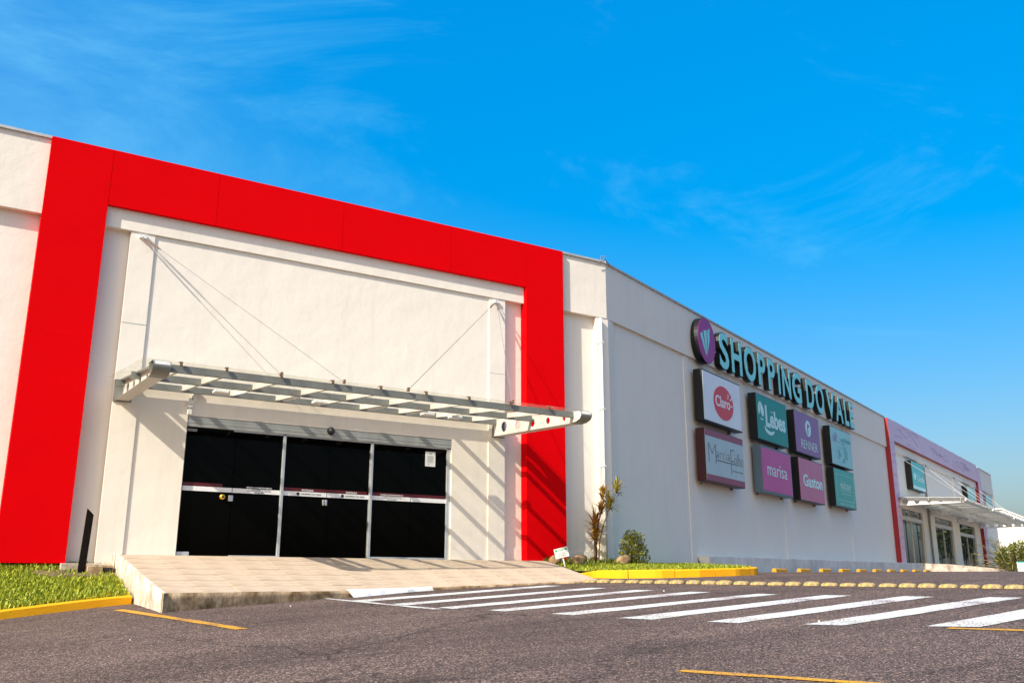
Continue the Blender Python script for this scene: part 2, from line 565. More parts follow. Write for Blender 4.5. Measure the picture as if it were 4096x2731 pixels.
class MB:
    def __init__(self):
        self.v, self.f = [], []

    def add(self, vs_, fs):
        o = len(self.v)
        self.v += [tuple(p) for p in vs_]
        self.f += [tuple(i + o for i in q) for q in fs]
        return self

    def box(self, x0, x1, y0, y1, z0, z1):
        return self.add([(x0, y0, z0), (x1, y0, z0), (x1, y1, z0), (x0, y1, z0), (x0, y0, z1), (x1, y0, z1), (x1, y1, z1), (x0, y1, z1)],
                        [(0, 3, 2, 1), (4, 5, 6, 7), (0, 1, 5, 4), (1, 2, 6, 5), (2, 3, 7, 6), (3, 0, 4, 7)])

    def hexa(self, p):
        return self.add(p, [(0, 3, 2, 1), (4, 5, 6, 7), (0, 1, 5, 4), (1, 2, 6, 5), (2, 3, 7, 6), (3, 0, 4, 7)])

    def prism(self, poly, a, b, fn):
        """poly of 2-d points swept from a to b; fn(u, w, t) gives the 3-d point"""
        n = len(poly)
        tri = tessellate_polygon([[Vector((p[0], p[1], 0)) for p in poly]])
        vs_ = [fn(p[0], p[1], a) for p in poly] + [fn(p[0], p[1], b) for p in poly]
        fs = [tuple(t) for t in tri] + [tuple(i + n for i in reversed(t)) for t in tri]
        fs += [(i, (i + 1) % n, (i + 1) % n + n, i + n) for i in range(n)]
        return self.add(vs_, fs)

    def holed(self, outer, holes, a, b, fn):
        """plate with round cut-outs"""
        loops = [outer] + holes
        flat = [p for l in loops for p in l]
        n = len(flat)
        tri = tessellate_polygon([[Vector((p[0], p[1], 0)) for p in l] for l in loops])
        vs_ = [fn(p[0], p[1], a) for p in flat] + [fn(p[0], p[1], b) for p in flat]
        fs = [tuple(t) for t in tri] + [tuple(i + n for i in reversed(t)) for t in tri]
        o = 0
        for l in loops:
            k = len(l)
            fs += [(o + i, o + (i + 1) % k, o + (i + 1) % k + n, o + i + n) for i in range(k)]
            o += k
        return self.add(vs_, fs)

    def tube(self, pts, r, n=8, cap=True):
        pts = [Vector(p) for p in pts]
        rr = r if isinstance(r, (list, tuple)) else [r] * len(pts)
        rings = []
        for i, p in enumerate(pts):
            d = (pts[min(i + 1, len(pts) - 1)] - pts[max(i - 1, 0)]).normalized()
            up = Vector((0, 0, 1)) if abs(d.z) < 0.9 else Vector((1, 0, 0))
            a = d.cross(up).normalized()
            b = a.cross(d)
            rings.append([p + a * math.cos(2 * math.pi * k / n) * rr[i] + b * math.sin(2 * math.pi * k / n) * rr[i] for k in range(n)])
        vs_ = [q for ring in rings for q in ring]
        fs = []
        for i in range(len(rings) - 1):
            for k in range(n):
                fs.append((i * n + k, i * n + (k + 1) % n, (i + 1) * n + (k + 1) % n, (i + 1) * n + k))
        if cap:
            fs.append(tuple(reversed(range(n))))
            fs.append(tuple(range((len(rings) - 1) * n, len(rings) * n)))
        return self.add(vs_, fs)

    def build(self, name, material, parent=None, frame=None, smooth=False, bevel=0.0):
        frame = frame or FA
        xs = np.array(self.v, dtype=float)
        lo, hi = xs.min(0), xs.max(0)
        c = Vector(((lo[0] + hi[0]) / 2, (lo[1] + hi[1]) / 2, lo[2]))
        xs = xs - np.array(c)
        me = bpy.data.meshes.new(name)
        me.from_pydata(xs.tolist(), [], self.f)
        me.materials.append(MATS[material])
        if smooth:
            me.polygons.foreach_set("use_smooth", [True] * len(me.polygons))
        fix_normals(me)
        me.update()
        return place(name, me, frame @ Matrix.Translation(c), parent, bevel)


def fix_normals(me):
    import bmesh
    if len(me.polygons) > 40000:
        return
    bm = bmesh.new()
    bm.from_mesh(me)
    bmesh.ops.recalc_face_normals(bm, faces=bm.faces)
    bm.to_mesh(me)
    bm.free()


WM = {}


def place(name, me, world_m, parent=None, bevel=0.0):
    o = bpy.data.objects.new(name, me)
    COL.objects.link(o)
    WM[o] = world_m.copy()
    if parent is not None:
        o.parent = parent
        o.matrix_local = WM[parent].inverted() @ world_m
    else:
        o.matrix_world = world_m
    if bevel:
        md = o.modifiers.new("bevel", 'BEVEL')
        md.width = bevel
        md.segments = 1
        md.limit_method = 'ANGLE'
    return o


def tag(o, label, cat, group=None):
    o["label"] = label
    o["category"] = cat
    if group:
        o["group"] = group
    return o


def thing(name, label, cat, loc, frame=None, group=None):
    return tag(place(name, None, (frame or FA) @ Matrix.Translation(Vector(loc))), label, cat, group)


def copy_tree(src, world_m, label=None):
    def rec(o, parent, m):
        c = o.copy()
        COL.objects.link(c)
        WM[c] = m.copy()
        c.parent = parent
        if parent is not None:
            c.matrix_local = WM[parent].inverted() @ m
        else:
            c.matrix_world = m
        for ch in [x for x in list(WM) if x.parent == o]:
            rec(ch, c, m @ (WM[o].inverted() @ WM[ch]))
        return c
    c = rec(src, None, world_m)
    if label:
        c["label"] = label
    return c


def circle(cx, cz, r, n=24, rz=None):
    rz = rz or r
    return [(cx + r * math.cos(2 * math.pi * k / n), cz + rz * math.sin(2 * math.pi * k / n)) for k in range(n)]


def flat_text(txt, x0, x1, z0, z1, y, material, name, parent, frame, bold=0.0, depth=0.004, shear=0.0, spacing=1.0):
    """lettering fitted to a box on a vertical plane"""
    cu = bpy.data.curves.new("txt", 'FONT')
    cu.body = txt
    cu.size = 1.0
    cu.offset = bold
    cu.extrude = 0.5
    cu.shear = shear
    cu.space_character = spacing
    cu.resolution_u = 4
    ob = bpy.data.objects.new("txt", cu)
    COL.objects.link(ob)
    dg = bpy.context.evaluated_depsgraph_get()
    me = bpy.data.meshes.new_from_object(ob.evaluated_get(dg))
    bpy.data.objects.remove(ob)
    bpy.data.curves.remove(cu)
    n = len(me.vertices)
    co = np.empty(n * 3)
    me.vertices.foreach_get("co", co)
    co = co.reshape(-1, 3)
    lo, hi = co.min(0), co.max(0)
    fs = [tuple(p.vertices) for p in me.polygons]
    bpy.data.meshes.remove(me)
    m = MB()
    sx = (x1 - x0) / max(1e-6, hi[0] - lo[0])
    sz = (z1 - z0) / max(1e-6, hi[1] - lo[1])
    pts = [(x0 + (p[0] - lo[0]) * sx, y - depth * (p[2] + 0.5), z0 + (p[1] - lo[1]) * sz) for p in co]
    m.add(pts, fs)
    return m.build(name, material, parent, frame)


def gz(x, y):
    z = -1.04 + 0.05 * x + 0.035 * y
    z -= 0.062 * 0.35 * math.log1p(math.exp(min(60.0, (2.75 - x) / 0.35)))      # falls away to the left
    if z > 0:
        z = 0.15 * z + 0.21 * (1 - math.exp(-z * 0.85 / 0.21))
    elif z < -0.8:
        z = -0.8 - 1.2 * (1 - math.exp((z + 0.8) / 1.2))
    return z


# ------------------------------------------------------------------ road
def axis(lo_far, lo, hi, hi_far, step):
    core = list(np.arange(lo, hi + 1e-6, step))
    out, d, p = [], step, hi
    while p < hi_far:
        d *= 1.35
        p += d
        out.append(p)
    inn, d, p = [], step, lo
    while p > lo_far:
        d *= 1.35
        p -= d
        inn.append(p)
    return inn[::-1] + core + out


gx, gy = axis(-900, -8, 40, 1500, 0.5), axis(-900, -2, 34, 1500, 0.5)
road_m = MB()
road_m.v = [(x, y, gz(x, y)) for y in gy for x in gx]
nx = len(gx)
road_m.f = [(j * nx + i, j * nx + i + 1, (j + 1) * nx + i + 1, (j + 1) * nx + i) for j in range(len(gy) - 1) for i in range(nx - 1)]
me = bpy.data.meshes.new("road")
me.from_pydata(road_m.v, [], road_m.f)
me.materials.append(MATS["asphalt"])
me.polygons.foreach_set("use_smooth", [True] * len(me.polygons))
road = place("road", me, FA)
road["kind"] = "structure"


def marking(name, a, b, c, d, material, n=16, jit=0.012):
    """painted patch: edge a->b (near end) carried to d->c (far end), laid on the road"""
    m = MB()
    a, b, c, d = Vector(a), Vector(b), Vector(c), Vector(d)
    cols = []
    for i in range(n + 1):
        t = i / n
        row = []
        for p, q in ((a, d), (b, c)):
            w = p.lerp(q, t)
            j = Vector((random.uniform(-jit, jit), random.uniform(-jit, jit)))
            w = w + j
            row.append((w.x, w.y, gz(w.x, w.y) + 0.006))
        mid = Vector(row[0]).lerp(Vector(row[1]), 0.5)
        cols.append((row[0], (mid.x, mid.y, gz(mid.x, mid.y) + 0.006), row[1]))
    vs_ = [p for r in cols for p in r]
    fs = []
    for i in range(n):
        for k in (0, 1):
            fs.append((i * 3 + k, i * 3 + k + 1, (i + 1) * 3 + k + 1, (i + 1) * 3 + k))
    m.add(vs_, fs)
    return m.build(name, material, road)


STRIPES = [((5.75, 13.79), (5.82, 13.38), (9.85, 14.02), (9.72, 14.34)),
           ((5.91, 12.65), (5.94, 12.27), (10.0, 12.86), (9.85, 13.17)),
           ((6.08, 11.58), (6.13, 11.23), (10.13, 11.80), (10.0, 12.12)),
           ((6.35, 10.70), (6.42, 10.38), (10.4, 10.81), (10.27, 11.13)),
           ((6.64, 9.68), (6.71, 9.33), (10.69, 9.74), (10.60, 10.03)),
           ((6.89, 8.65), (7.03, 8.25), (11.16, 8.82), (11.0, 9.14)),
           ((7.29, 7.66), (7.42, 7.32), (11.65, 7.88), (11.52, 8.23)),
           ((7.77, 6.77), (7.97, 6.44), (12.2, 6.98), (12.05, 7.33)),
           ((8.46, 5.84), (8.75, 5.46), (12.9, 6.02), (12.75, 6.38)),
           ((9.15, 4.92), (9.45, 4.56), (13.5, 5.06), (13.35, 5.42))]
for a, b, c, d in STRIPES:
    marking("zebra_stripe", a, b, c, d, "road_white")
marking("white_line", (5.56, 14.62), (5.66, 14.60), (6.02, 11.33), (5.90, 11.36), "road_white", 14)
marking("yellow_line", (2.56, 15.20), (2.70, 15.20), (3.27, 10.75), (3.13, 10.78), "road_yellow", 18)
marking("yellow_line", (4.72, 5.30), (4.82, 5.33), (5.91, 2.95), (5.80, 2.92), "road_yellow", 12)
marking("yellow_line", (8.40, 5.60), (8.52, 5.63), (9.62, 3.55), (9.50, 3.52), "road_yellow", 12)
marking("yellow_line", (21.5, 19.3), (21.5, 19.2), (40.5, 27.1), (40.5, 27.2), "road_yellow", 60)

# flecks of litter and grit lying on the asphalt
lit = MB()
rl = random.Random(5)
for _ in range(5):
    x, y = rl.uniform(2, 15), rl.uniform(4.5, 14)
    s = rl.uniform(0.006, 0.018)
    a = rl.uniform(0, 6.28)
    pts = [(x + s * math.cos(a + k * 1.57) * rl.uniform(.5, 1.2), y + s * math.sin(a + k * 1.57) * rl.uniform(.5, 1.2)) for k in range(4)]
    z0 = gz(x, y) + 0.003
    lit.prism(pts, z0, z0 + 0.012, lambda u, w, t: (u, w, t))
lo_ = lit.build("litter", "paper")
lo_["kind"] = "stuff"
lo_["label"] = "scattered pale grit and paper flecks on the asphalt"

# ------------------------------------------------------------------ forecourt ramp in front of the doors
FRONT = [(3.02, 13.98, -0.14), (4.37, 14.28, -0.135), (5.96, 14.60, -0.13), (7.35, 14.98, -0.105), (8.2, 14.93, -0.06), (9.06, 14.83, -0.03),
         (10.07, 14.70, 0.01), (10.71, 14.45, 0.03), (11.02, 14.36, 0.04)]


def front_at(u):
    x = 3.02 + u * 8.0
    for (x0, y0, z0), (x1, y1, z1) in zip(FRONT, FRONT[1:]):
        if x <= x1 + 1e-6:
            t = (x - x0) / (x1 - x0)
            return Vector((x, y0 + (y1 - y0) * t, z0 + (z1 - z0) * t))
    return Vector(FRONT[-1])


def ramp(u, v):
    f = front_at(u)
    b = Vector((3.12 + u * 9.68, 19.12, 0.51))
    p = f.lerp(b, v)
    k = min(1.0, v / 0.90)
    p.z = f.z + (0.51 - f.z) * (k * 0.86 + 0.14 * (3 * k * k - 2 * k ** 3))
    return p


NU, NV = 14, 8
pav = thing("forecourt", None, None, (3.0, 14.0, -0.4))
for k in ("label", "category"):
    del pav[k]
pav["kind"] = "structure"
bed = MB()
UU, VV = 42, 24
top = [ramp(i / UU, j / VV) for j in range(VV + 1) for i in range(UU + 1)]
bed.v = [(p.x, p.y, p.z - 0.009) for p in top]
bed.f = [(j * (UU + 1) + i, j * (UU + 1) + i + 1, (j + 1) * (UU + 1) + i + 1, (j + 1) * (UU + 1) + i) for j in range(VV) for i in range(UU)]
bed.build("mortar_bed", "mortar", pav)
rs = random.Random(3)
for j in range(NV):
    for i in range(NU):
        u0, u1, v0, v1 = i / NU, (i + 1) / NU, j / NV, (j + 1) / NV
        g = 0.0008
        q = [ramp(u0 + g, v0 + g * 1.2), ramp(u1 - g, v0 + g * 1.2), ramp(u1 - g, v1 - g * 1.2), ramp(u0 + g, v1 - g * 1.2)]
        dz = rs.uniform(-0.003, 0.003)
        m = MB().hexa([(p.x, p.y, p.z - 0.035) for p in q] + [(p.x, p.y, p.z + dz + rs.uniform(-.0015, .0015)) for p in q])
        m.build("paving_slab", "slab_beige", pav)
# front face, broken and stained
ff = MB()
n = 70
for i in range(n + 1):
    u = i / n
    p = front_at(u)
    g = gz(p.x, p.y)
    w = 0.012 * mnoise.noise(Vector((p.x * 3, 0, 0)))
    for k in range(5):
        t = k / 4
        zz = p.z - 0.004 + (min(g, p.z - 0.02) - 0.08 - p.z) * t
        ff.v.append((p.x - 0.045 * (i == 0), p.y - 0.018 - 0.02 * mnoise.noise(Vector((p.x * 4, zz * 6, 2))) + w - 0.01 * (k == 0) * 0, zz))
ff.f = [(i * 5 + k, (i + 1) * 5 + k, (i + 1) * 5 + k + 1, i * 5 + k + 1) for i in range(n) for k in range(4)]
for i in range(n + 1):
    p = front_at(i / n)
    ff.v.append((p.x, p.y + 0.02, p.z - 0.003))
b0 = 5 * (n + 1)
ff.f += [(i * 5, b0 + i, b0 + i + 1, (i + 1) * 5) for i in range(n)]
ff.build("front_face", "dirty_concrete", pav, smooth=True)
# left side face, plastered
sf = MB()
n = 26
for i in range(n + 1):
    v = i / n
    p = ramp(0, v)
    g = gz(p.x, p.y)
    for k in range(4):
        t = k / 3
        sf.v.append((p.x - 0.03 - 0.022 * mnoise.noise(Vector((0, p.y * 3, t * 3))), p.y - 0.045 * (i == 0), p.z - 0.006 + (min(g, p.z) - 0.25 - p.z) * t))
sf.f = [(i * 4 + k, (i + 1) * 4 + k, (i + 1) * 4 + k + 1, i * 4 + k + 1) for i in range(n) for k in range(3)]
for i in range(n + 1):
    p = ramp(0, i / n)
    sf.v.append((p.x + 0.03, p.y, p.z - 0.002))
b0 = 4 * (n + 1)
sf.f += [(i * 4, (i + 1) * 4, b0 + i + 1, b0 + i) for i in range(n)]
sf.build("side_face", "pale_render", pav, smooth=True)
# whitewashed end of the front edge
wb = MB()
n = 14
for i in range(n + 1):
    t = i / n
    x = 6.02 + 1.7 * t
    p = front_at((x - 3.02) / 8)
    g = min(gz(x, p.y - 0.2), p.z)
    wb.v += [(x + 0.05, p.y - (0.21 + 0.05 * mnoise.noise(Vector((t * 7, 3, 0)))) * (1 - 0.75 * t), g - 0.03), (x, p.y - (0.12 + 0.04 * mnoise.noise(Vector((t * 8, 9, 0)))) * (1 - 0.6 * t), g + (p.z - g) * 0.7 + 0.012), (x, p.y + (0.07 + 0.08 * mnoise.noise(Vector((t * 6, 5, 0)))) * (1 - t), p.z + 0.022)]
wb.f = [(i * 3 + k, (i + 1) * 3 + k, (i + 1) * 3 + k + 1, i * 3 + k + 1) for i in range(n) for k in (0, 1)]
wb.f.append((0, 1, 2))
wb.build("whitewashed_kerb_end", "white_paint", pav)


# ------------------------------------------------------------------ kerbs and lawns
def kerb(name, label, pts, width, hgt, stone, taper=None):
    """row of painted kerb stones along a ground polyline"""
    root = thing(name, label, "kerb", (pts[0][0], pts[0][1], gz(pts[0][0], pts[0][1])))
    P = [Vector((p[0], p[1])) for p in pts]
    seg = [(b - a).length for a, b in zip(P, P[1:])]
    tot = sum(seg)

    def at(d):
        d = max(0, min(tot, d))
        for a, b, s in zip(P, P[1:], seg):
            if d <= s + 1e-9:
                return a.lerp(b, d / s), (b - a).normalized()
            d -= s
        return P[-1], (P[-1] - P[-2]).normalized()
    ns = max(1, round(tot / stone))
    rk = random.Random(11)
    for k in range(ns):
        d0, d1 = tot * k / ns + 0.008, tot * (k + 1) / ns - 0.008
        m = MB()
        n = 7
        dzs = rk.uniform(-0.008, 0.008)
        for i in range(n + 1):
            dd = d0 + (d1 - d0) * i / n
            p, t = at(dd)
            p2, t2 = at(dd + 0.15)
            t = (t + t2).normalized()
            nrm = Vector((-t.y, t.x))
            h = hgt * (taper(dd / tot) if taper else 1.0) + dzs
            g = gz(p.x, p.y)
            jx = 0.006 * mnoise.noise(Vector((p.x * 7, p.y * 7, 1)))
            e = 0.022 if 0 < i < n else 0.03
            prof = [(0 + jx, -0.12), (0 + jx, h - e), (0.024, h + 0.004 * mnoise.noise(Vector((p.x * 5, p.y * 5, 4)))), (width - 0.02, h), (width, h - 0.02), (width, -0.12)]
            for o_, z_ in prof:
                q = p + nrm * o_
                m.v.append((q.x, q.y, g + z_))
        for i in range(n):
            for q in range(5):
                m.f.append((i * 6 + q, (i + 1) * 6 + q, (i + 1) * 6 + q + 1, i * 6 + q + 1))
        m.f.append(tuple(range(6)))
        m.f.append(tuple(n * 6 + q for q in reversed(range(6))))
        m.build("kerb_stone", "kerb_yellow", root)
    return root


KL = [(-5.0, 14.78), (1.03, 15.86), (3.0, 16.20)]
kerb("yellow_kerb", "yellow painted kerb edging the lawn left of the entrance ramp", KL, 0.16, 0.135, 2.3)
KR = [(12.25, 16.95), (12.0, 15.95), (12.15, 15.25), (12.74, 14.70), (13.59, 14.43), (14.61, 14.37), (15.35, 14.52), (15.78, 14.90)]
kerb("yellow_kerb", "curved yellow kerb around the garden with the spiky plant and bush", KR, 0.15, 0.16, 1.05,
     lambda t: 0.35 + 0.65 * min(1, t / 0.22))


def strip_surface(front, back, n, mcount, dz0, zb, hump=0.0):
    """surface between two polylines, sampled evenly"""
    def samp(pl, k):
        t = np.linspace(0, 1, k)
        L = [0]
        for a, b in zip(pl, pl[1:]):
            L.append(L[-1] + math.dist(a, b))
        L = np.array(L) / L[-1]
        return [(float(np.interp(q, L, [p[0] for p in pl])), float(np.interp(q, L, [p[1] for p in pl]))) for q in t]
    A, B = samp(front, n + 1), samp(back, n + 1)
    rows = []
    for j in range(mcount + 1):
        t = j / mcount
        row = []
        for i in range(n + 1):
            x = A[i][0] + (B[i][0] - A[i][0]) * t
            y = A[i][1] + (B[i][1] - A[i][1]) * t
            z0 = gz(*A[i]) + dz0
            z = z0 + (zb - z0) * t + hump * math.sin(math.pi * t) + 0.015 * mnoise.noise(Vector((x * 1.3, y * 1.3, 0)))
            row.append(Vector((x, y, z)))
        rows.append(row)
    return rows


def surf_mesh(rows):
    m = MB()
    n = len(rows[0])
    m.v = [tuple(p) for r in rows for p in r]
    m.f = [(j * n + i, j * n + i + 1, (j + 1) * n + i + 1, (j + 1) * n + i) for j in range(len(rows) - 1) for i in range(n - 1)]
    return m


def grass(name, label, rows, count, hmin, hmax, wd, seed, material, keep=None):
    r = np.random.default_rng(seed)
    nr, nc = len(rows), len(rows[0])
    arr = np.array([[tuple(p) for p in row] for row in rows])
    # area-even picking
    areas = []
    for j in range(nr - 1):
        for i in range(nc - 1):
            a = arr[j, i + 1] - arr[j, i]
            b = arr[j + 1, i] - arr[j, i]
            areas.append(np.linalg.norm(np.cross(a, b)))
    areas = np.array(areas)
    idx = r.choice(len(areas), size=count, p=areas / areas.sum())
    J, I = idx // (nc - 1), idx % (nc - 1)
    u, v = r.random(count), r.random(count)
    base = (arr[J, I] * ((1 - u) * (1 - v))[:, None] + arr[J, I + 1] * (u * (1 - v))[:, None] + arr[J + 1, I] * ((1 - u) * v)[:, None] + arr[J + 1, I + 1] * (u * v)[:, None])
    if keep is not None:
        k = np.array([keep(b[0], b[1], r) for b in base])
        base = base[k]
    c = len(base)
    ang = r.random(c) * 6.283
    lean = r.random(c) * 0.9 + 0.1
    h = hmin + (hmax - hmin) * r.random(c) ** 1.5
    w = wd * (0.6 + 0.8 * r.random(c))
    side = np.stack([np.cos(ang + 1.57), np.sin(ang + 1.57), np.zeros(c)], 1) * w[:, None] * 0.5
    dirv = np.stack([np.cos(ang), np.sin(ang), np.zeros(c)], 1)
    mid = base + dirv * (h * lean * 0.35)[:, None] + np.array([0, 0, 1]) * (h * 0.6)[:, None]
    tip = base + dirv * (h * lean * 1.0)[:, None] + np.array([0, 0, 1]) * (h * (1.0 - 0.35 * lean))[:, None]
    V = np.stack([base - side, base + side, mid + side * 0.9, mid - side * 0.9, tip], 1).reshape(-1, 3)
    k = np.arange(c) * 5
    F = []
    quads = np.stack([k, k + 1, k + 2, k + 3], 1).tolist()
    tris = np.stack([k + 3, k + 2, k + 4], 1).tolist()
    F = quads + tris
    me = bpy.data.meshes.new(name)
    cen = V.mean(0)
    me.from_pydata((V - cen).tolist(), [], F)
    me.materials.append(MATS[material])
    o = place(name, me, Matrix.Translation(Vector(cen)))
    o["kind"] = "stuff"
    o["label"] = label
    o["category"] = "grass"
    return o


LW = strip_surface([(-5.0, 14.90), (1.0, 15.98), (2.97, 16.32)], [(-7.0, 19.16), (1.2, 19.16), (3.05, 19.16)], 40, 18, 0.115, 0.29)
o = surf_mesh(LW).build("lawn_ground", "lawn_base", smooth=True)
o["kind"] = "structure"


def keep_left(x, y, r):
    if x < -0.5:
        return r.random() < 0.25
    d = math.hypot((x - 2.4) / 0.75, (y - 18.35) / 0.45)
    if d < 1.0 and r.random() < 0.85:
        return False
    return r.random() < 0.55 + 0.6 * (0.5 + 0.5 * mnoise.noise(Vector((x * 1.6, y * 1.6, 3))))


grass("lawn_grass", "bright green coarse grass beside the left red pillar", LW, 46000, 0.05, 0.135, 0.020, 1, "grass_blade", keep_left)
bare = MB()
bare.prism([(2.4 + 0.72 * math.cos(a) * (1 + .15 * math.sin(3 * a)), 18.35 + 0.42 * math.sin(a) * (1 + .2 * math.cos(2 * a))) for a in np.linspace(0, 6.283, 22)[:-1]],
           0, 0.02, lambda u, w, t: (u, w, 0.142 + (w - 18.35) * 0.17 + t))
o = bare.build("bare_earth", "soil")
o["kind"] = "structure"

GR = strip_surface([(12.28, 16.9), (12.12, 15.98), (12.28, 15.34), (12.82, 14.84), (13.62, 14.58), (14.6, 14.52), (15.28, 14.64), (15.7, 14.98), (16.6, 17.0)],
                   [(12.75, 19.14), (13.4, 19.14), (14.2, 19.14), (15.3, 19.14), (15.9, 19.37), (16.7, 19.70), (17.6, 20.08), (18.3, 20.37), (18.8, 20.58)], 34, 16, 0.125, 0.44, 0.03)
o = surf_mesh(GR).build("garden_ground", "lawn_base", smooth=True)
o["kind"] = "structure"
grass("garden_grass", "low green grass in the garden bed at the corner of the building", GR, 30000, 0.03, 0.10, 0.018, 2, "grass_blade",
      lambda x, y, r: r.random() < 0.75)
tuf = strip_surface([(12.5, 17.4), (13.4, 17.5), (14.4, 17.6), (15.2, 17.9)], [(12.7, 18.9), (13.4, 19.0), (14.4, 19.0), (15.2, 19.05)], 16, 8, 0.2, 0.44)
grass("weed_tufts", "taller darker weeds among the rocks at the foot of the plants", tuf, 2600, 0.08, 0.24, 0.022, 4, "weed_grass",
      lambda x, y, r: mnoise.noise(Vector((x * 2.3, y * 2.3, 8))) > 0.0)

# ------------------------------------------------------------------ the building
YF, YFAS, YPIL, YDOOR, YREC = 18.90, 19.00, 19.02, 19.045, 19.15
ZTOP, ZF = 8.50, 6.93
XC_REC = 14.72 + (YREC - 18.9) / math.tan(BANG)      # where the planes of the two facades meet
bld = thing("shopping_mall", "long low white shopping mall with a bent corner and flat parapet roof", "building", (14.72, 19.2, 0.3))


def front_wall(holes, x0, x1, y, z0, z1, name, matn="plaster", depth=0.25):
    MB().holed([(x0, z0), (x1, z0), (x1, z1), (x0, z1)], holes, y, y + depth, lambda u, w, t: (u, t, w)).build(name, matn, bld)


# left of the portal
MB().box(-14, 1.60, YREC, YREC + 0.3, -0.6, ZF + 0.1).build("wall", "plaster", bld)
MB().box(-14, 1.145, YFAS, YREC + 0.28, ZF, ZTOP).build("fascia", "plaster", bld)
MB().box(-14, 1.145, YFAS - 0.05, YFAS + 0.4, ZTOP + 0.002, ZTOP + 0.055).build("coping", "coping_metal", bld)
# inside the portal: recessed bays, pilasters, door wall, lintel beam
MB().box(1.602, 2.80, YREC + 0.002, YREC + 0.3, -0.6, 7.6).build("wall", "plaster", bld)
MB().box(11.72, XC_REC - 0.05, YREC + 0.002, YREC + 0.3, -0.6, ZF + 0.6).build("wall", "plaster", bld)
MB().box(2.29, 12.28, YFAS, YREC + 0.29, 6.92, 7.7).build("lintel_beam", "plaster", bld)
MB().box(2.795, 3.262, YPIL, YREC + 0.27, 0.1, 6.918).build("pilaster", "plaster", bld)
MB().box(11.275, 11.735, YPIL, YREC + 0.27, 0.1, 6.918).build("pilaster", "plaster", bld)
# the thin dark joint across each pilaster
MB().box(2.793, 3.264, YPIL - 0.0015, YPIL + 0.01, 4.985, 4.997).build("pilaster_joint", "grey_ink", bld)
MB().box(11.274, 11.736, YPIL - 0.0015, YPIL + 0.01, 4.985, 4.992).build("pilaster_joint", "grey_ink", bld)
DX0, DX1, DZ0, DZ1 = 4.235, 10.29, 0.48, 3.262
MB().box(3.258, DX0, YDOOR, YREC + 0.26, 0.1, 6.916).build("wall", "plaster", bld)
MB().box(DX1, 11.28, YDOOR, YREC + 0.26, 0.1, 6.916).build("wall", "plaster", bld)
MB().box(DX0, DX1, YDOOR, YREC + 0.26, DZ1, 6.916).build("wall", "plaster", bld)
# low skirting in the right bay and along the base on the left
MB().box(11.735, 12.28, YREC - 0.02, YREC + 0.1, 0.3, 0.80).build("skirting", "plaster", bld)
MB().box(2.29, 2.795, YREC - 0.006, YREC + 0.1, 0.25, 0.88).build("skirting", "plaster", bld)
# right of the portal up to the corner
MB().box(13.46, XC_REC - 0.36, YFAS, YREC + 0.28, ZF, ZTOP).build("fascia", "plaster", bld)
MB().box(13.40, XC_REC - 0.36, YFAS - 0.05, YFAS + 0.4, ZTOP + 0.002, ZTOP + 0.055).build("coping", "coping_metal", bld)
MB().prism([(14.60, YPIL - 0.005), (15.005, YPIL - 0.005), (XC_REC - 0.02, YREC + 0.02), (14.60, YREC + 0.05)], 0.2, ZF - 0.003, lambda u, w, t: (u, w, t)).build("corner_pilaster", "plaster", bld)
MB().box(13.45, 14.60, YREC - 0.02, YREC + 0.1, 0.3, 0.76).build("skirting", "plaster", bld)
# side facade
MB().box(0.62, 31.0, 0.08, 0.40, -0.6, ZF + 0.05).build("wall", "plaster_side", bld, FB)
MB().box(56.5, 64.0, 0.08, 0.40, 0.2, ZF + 0.05).build("wall", "plaster_side", bld, FB)
for s0, s1 in ((0.26, 15.0), (15.003, 30.0)):
    MB().box(s0, s1, 0.0, 0.38, ZF, ZTOP - 0.02).build("fascia", "plaster_side", bld, FB)
MB().box(57.7, 64.0, 0.0, 0.38, ZF, 8.56).build("fascia", "plaster_side", bld, FB)
MB().box(0.2, 30.0, -0.05, 0.4, ZTOP - 0.017, ZTOP + 0.035).build("coping", "coping_metal", bld, FB)
MB().box(57.7, 64.05, -0.05, 0.4, 8.563, 8.61).build("coping", "coping_metal", bld, FB)
for s in (5.2, 13.55, 22.3):
    MB().box(s, s + 0.34, 0.060, 0.12, 0.2, ZF - 0.003).build("pilaster", "plaster_side", bld, FB)
MB().box(64.0, 64.3, 0.02, 12, 0.0, 8.5).build("end_wall", "plaster", bld, FB)
MB().box(64.35, 67.2, 0.9, 12, 0.0, 8.3).build("end_block", "plaster", bld, FB)
# roof deck behind the parapets
back = [Vector((-14, 50, 0)), FB @ Vector((64, 34, 0))]
rp = [(-14, 19.3), (15.2, 19.3), tuple((FB @ Vector((0.7, 0.35, 0)))[:2]), tuple((FB @ Vector((64, 0.35, 0)))[:2]), tuple(back[1][:2]), tuple(back[0][:2])]
MB().prism(rp, 7.9, 8.1, lambda u, w, t: (u, w, t)).build("roof", "coping_metal", bld)
MB().prism([(-14, 49.8), (-14, 50), tuple(back[1][:2]), (back[1].x, back[1].y - .2)], -0.5, 8.4, lambda u, w, t: (u, w, t)).build("rear_wall", "plaster", bld)
MB().box(-14.2, -14.0, 19.0, 50, -0.6, 8.4).build("end_wall", "plaster", bld)
# rain pipe at the corner
MB().tube([(14.70, YPIL - 0.07, 0.30), (14.70, YPIL - 0.07, 6.88)], 0.045, 10).build("downpipe", "white_paint", bld, smooth=True)
for z in (1.2, 2.9, 4.4, 6.2):
    MB().box(14.64, 14.76, YPIL - 0.12, YPIL, z, z + 0.03).build("pipe_clip", "white_paint", bld)
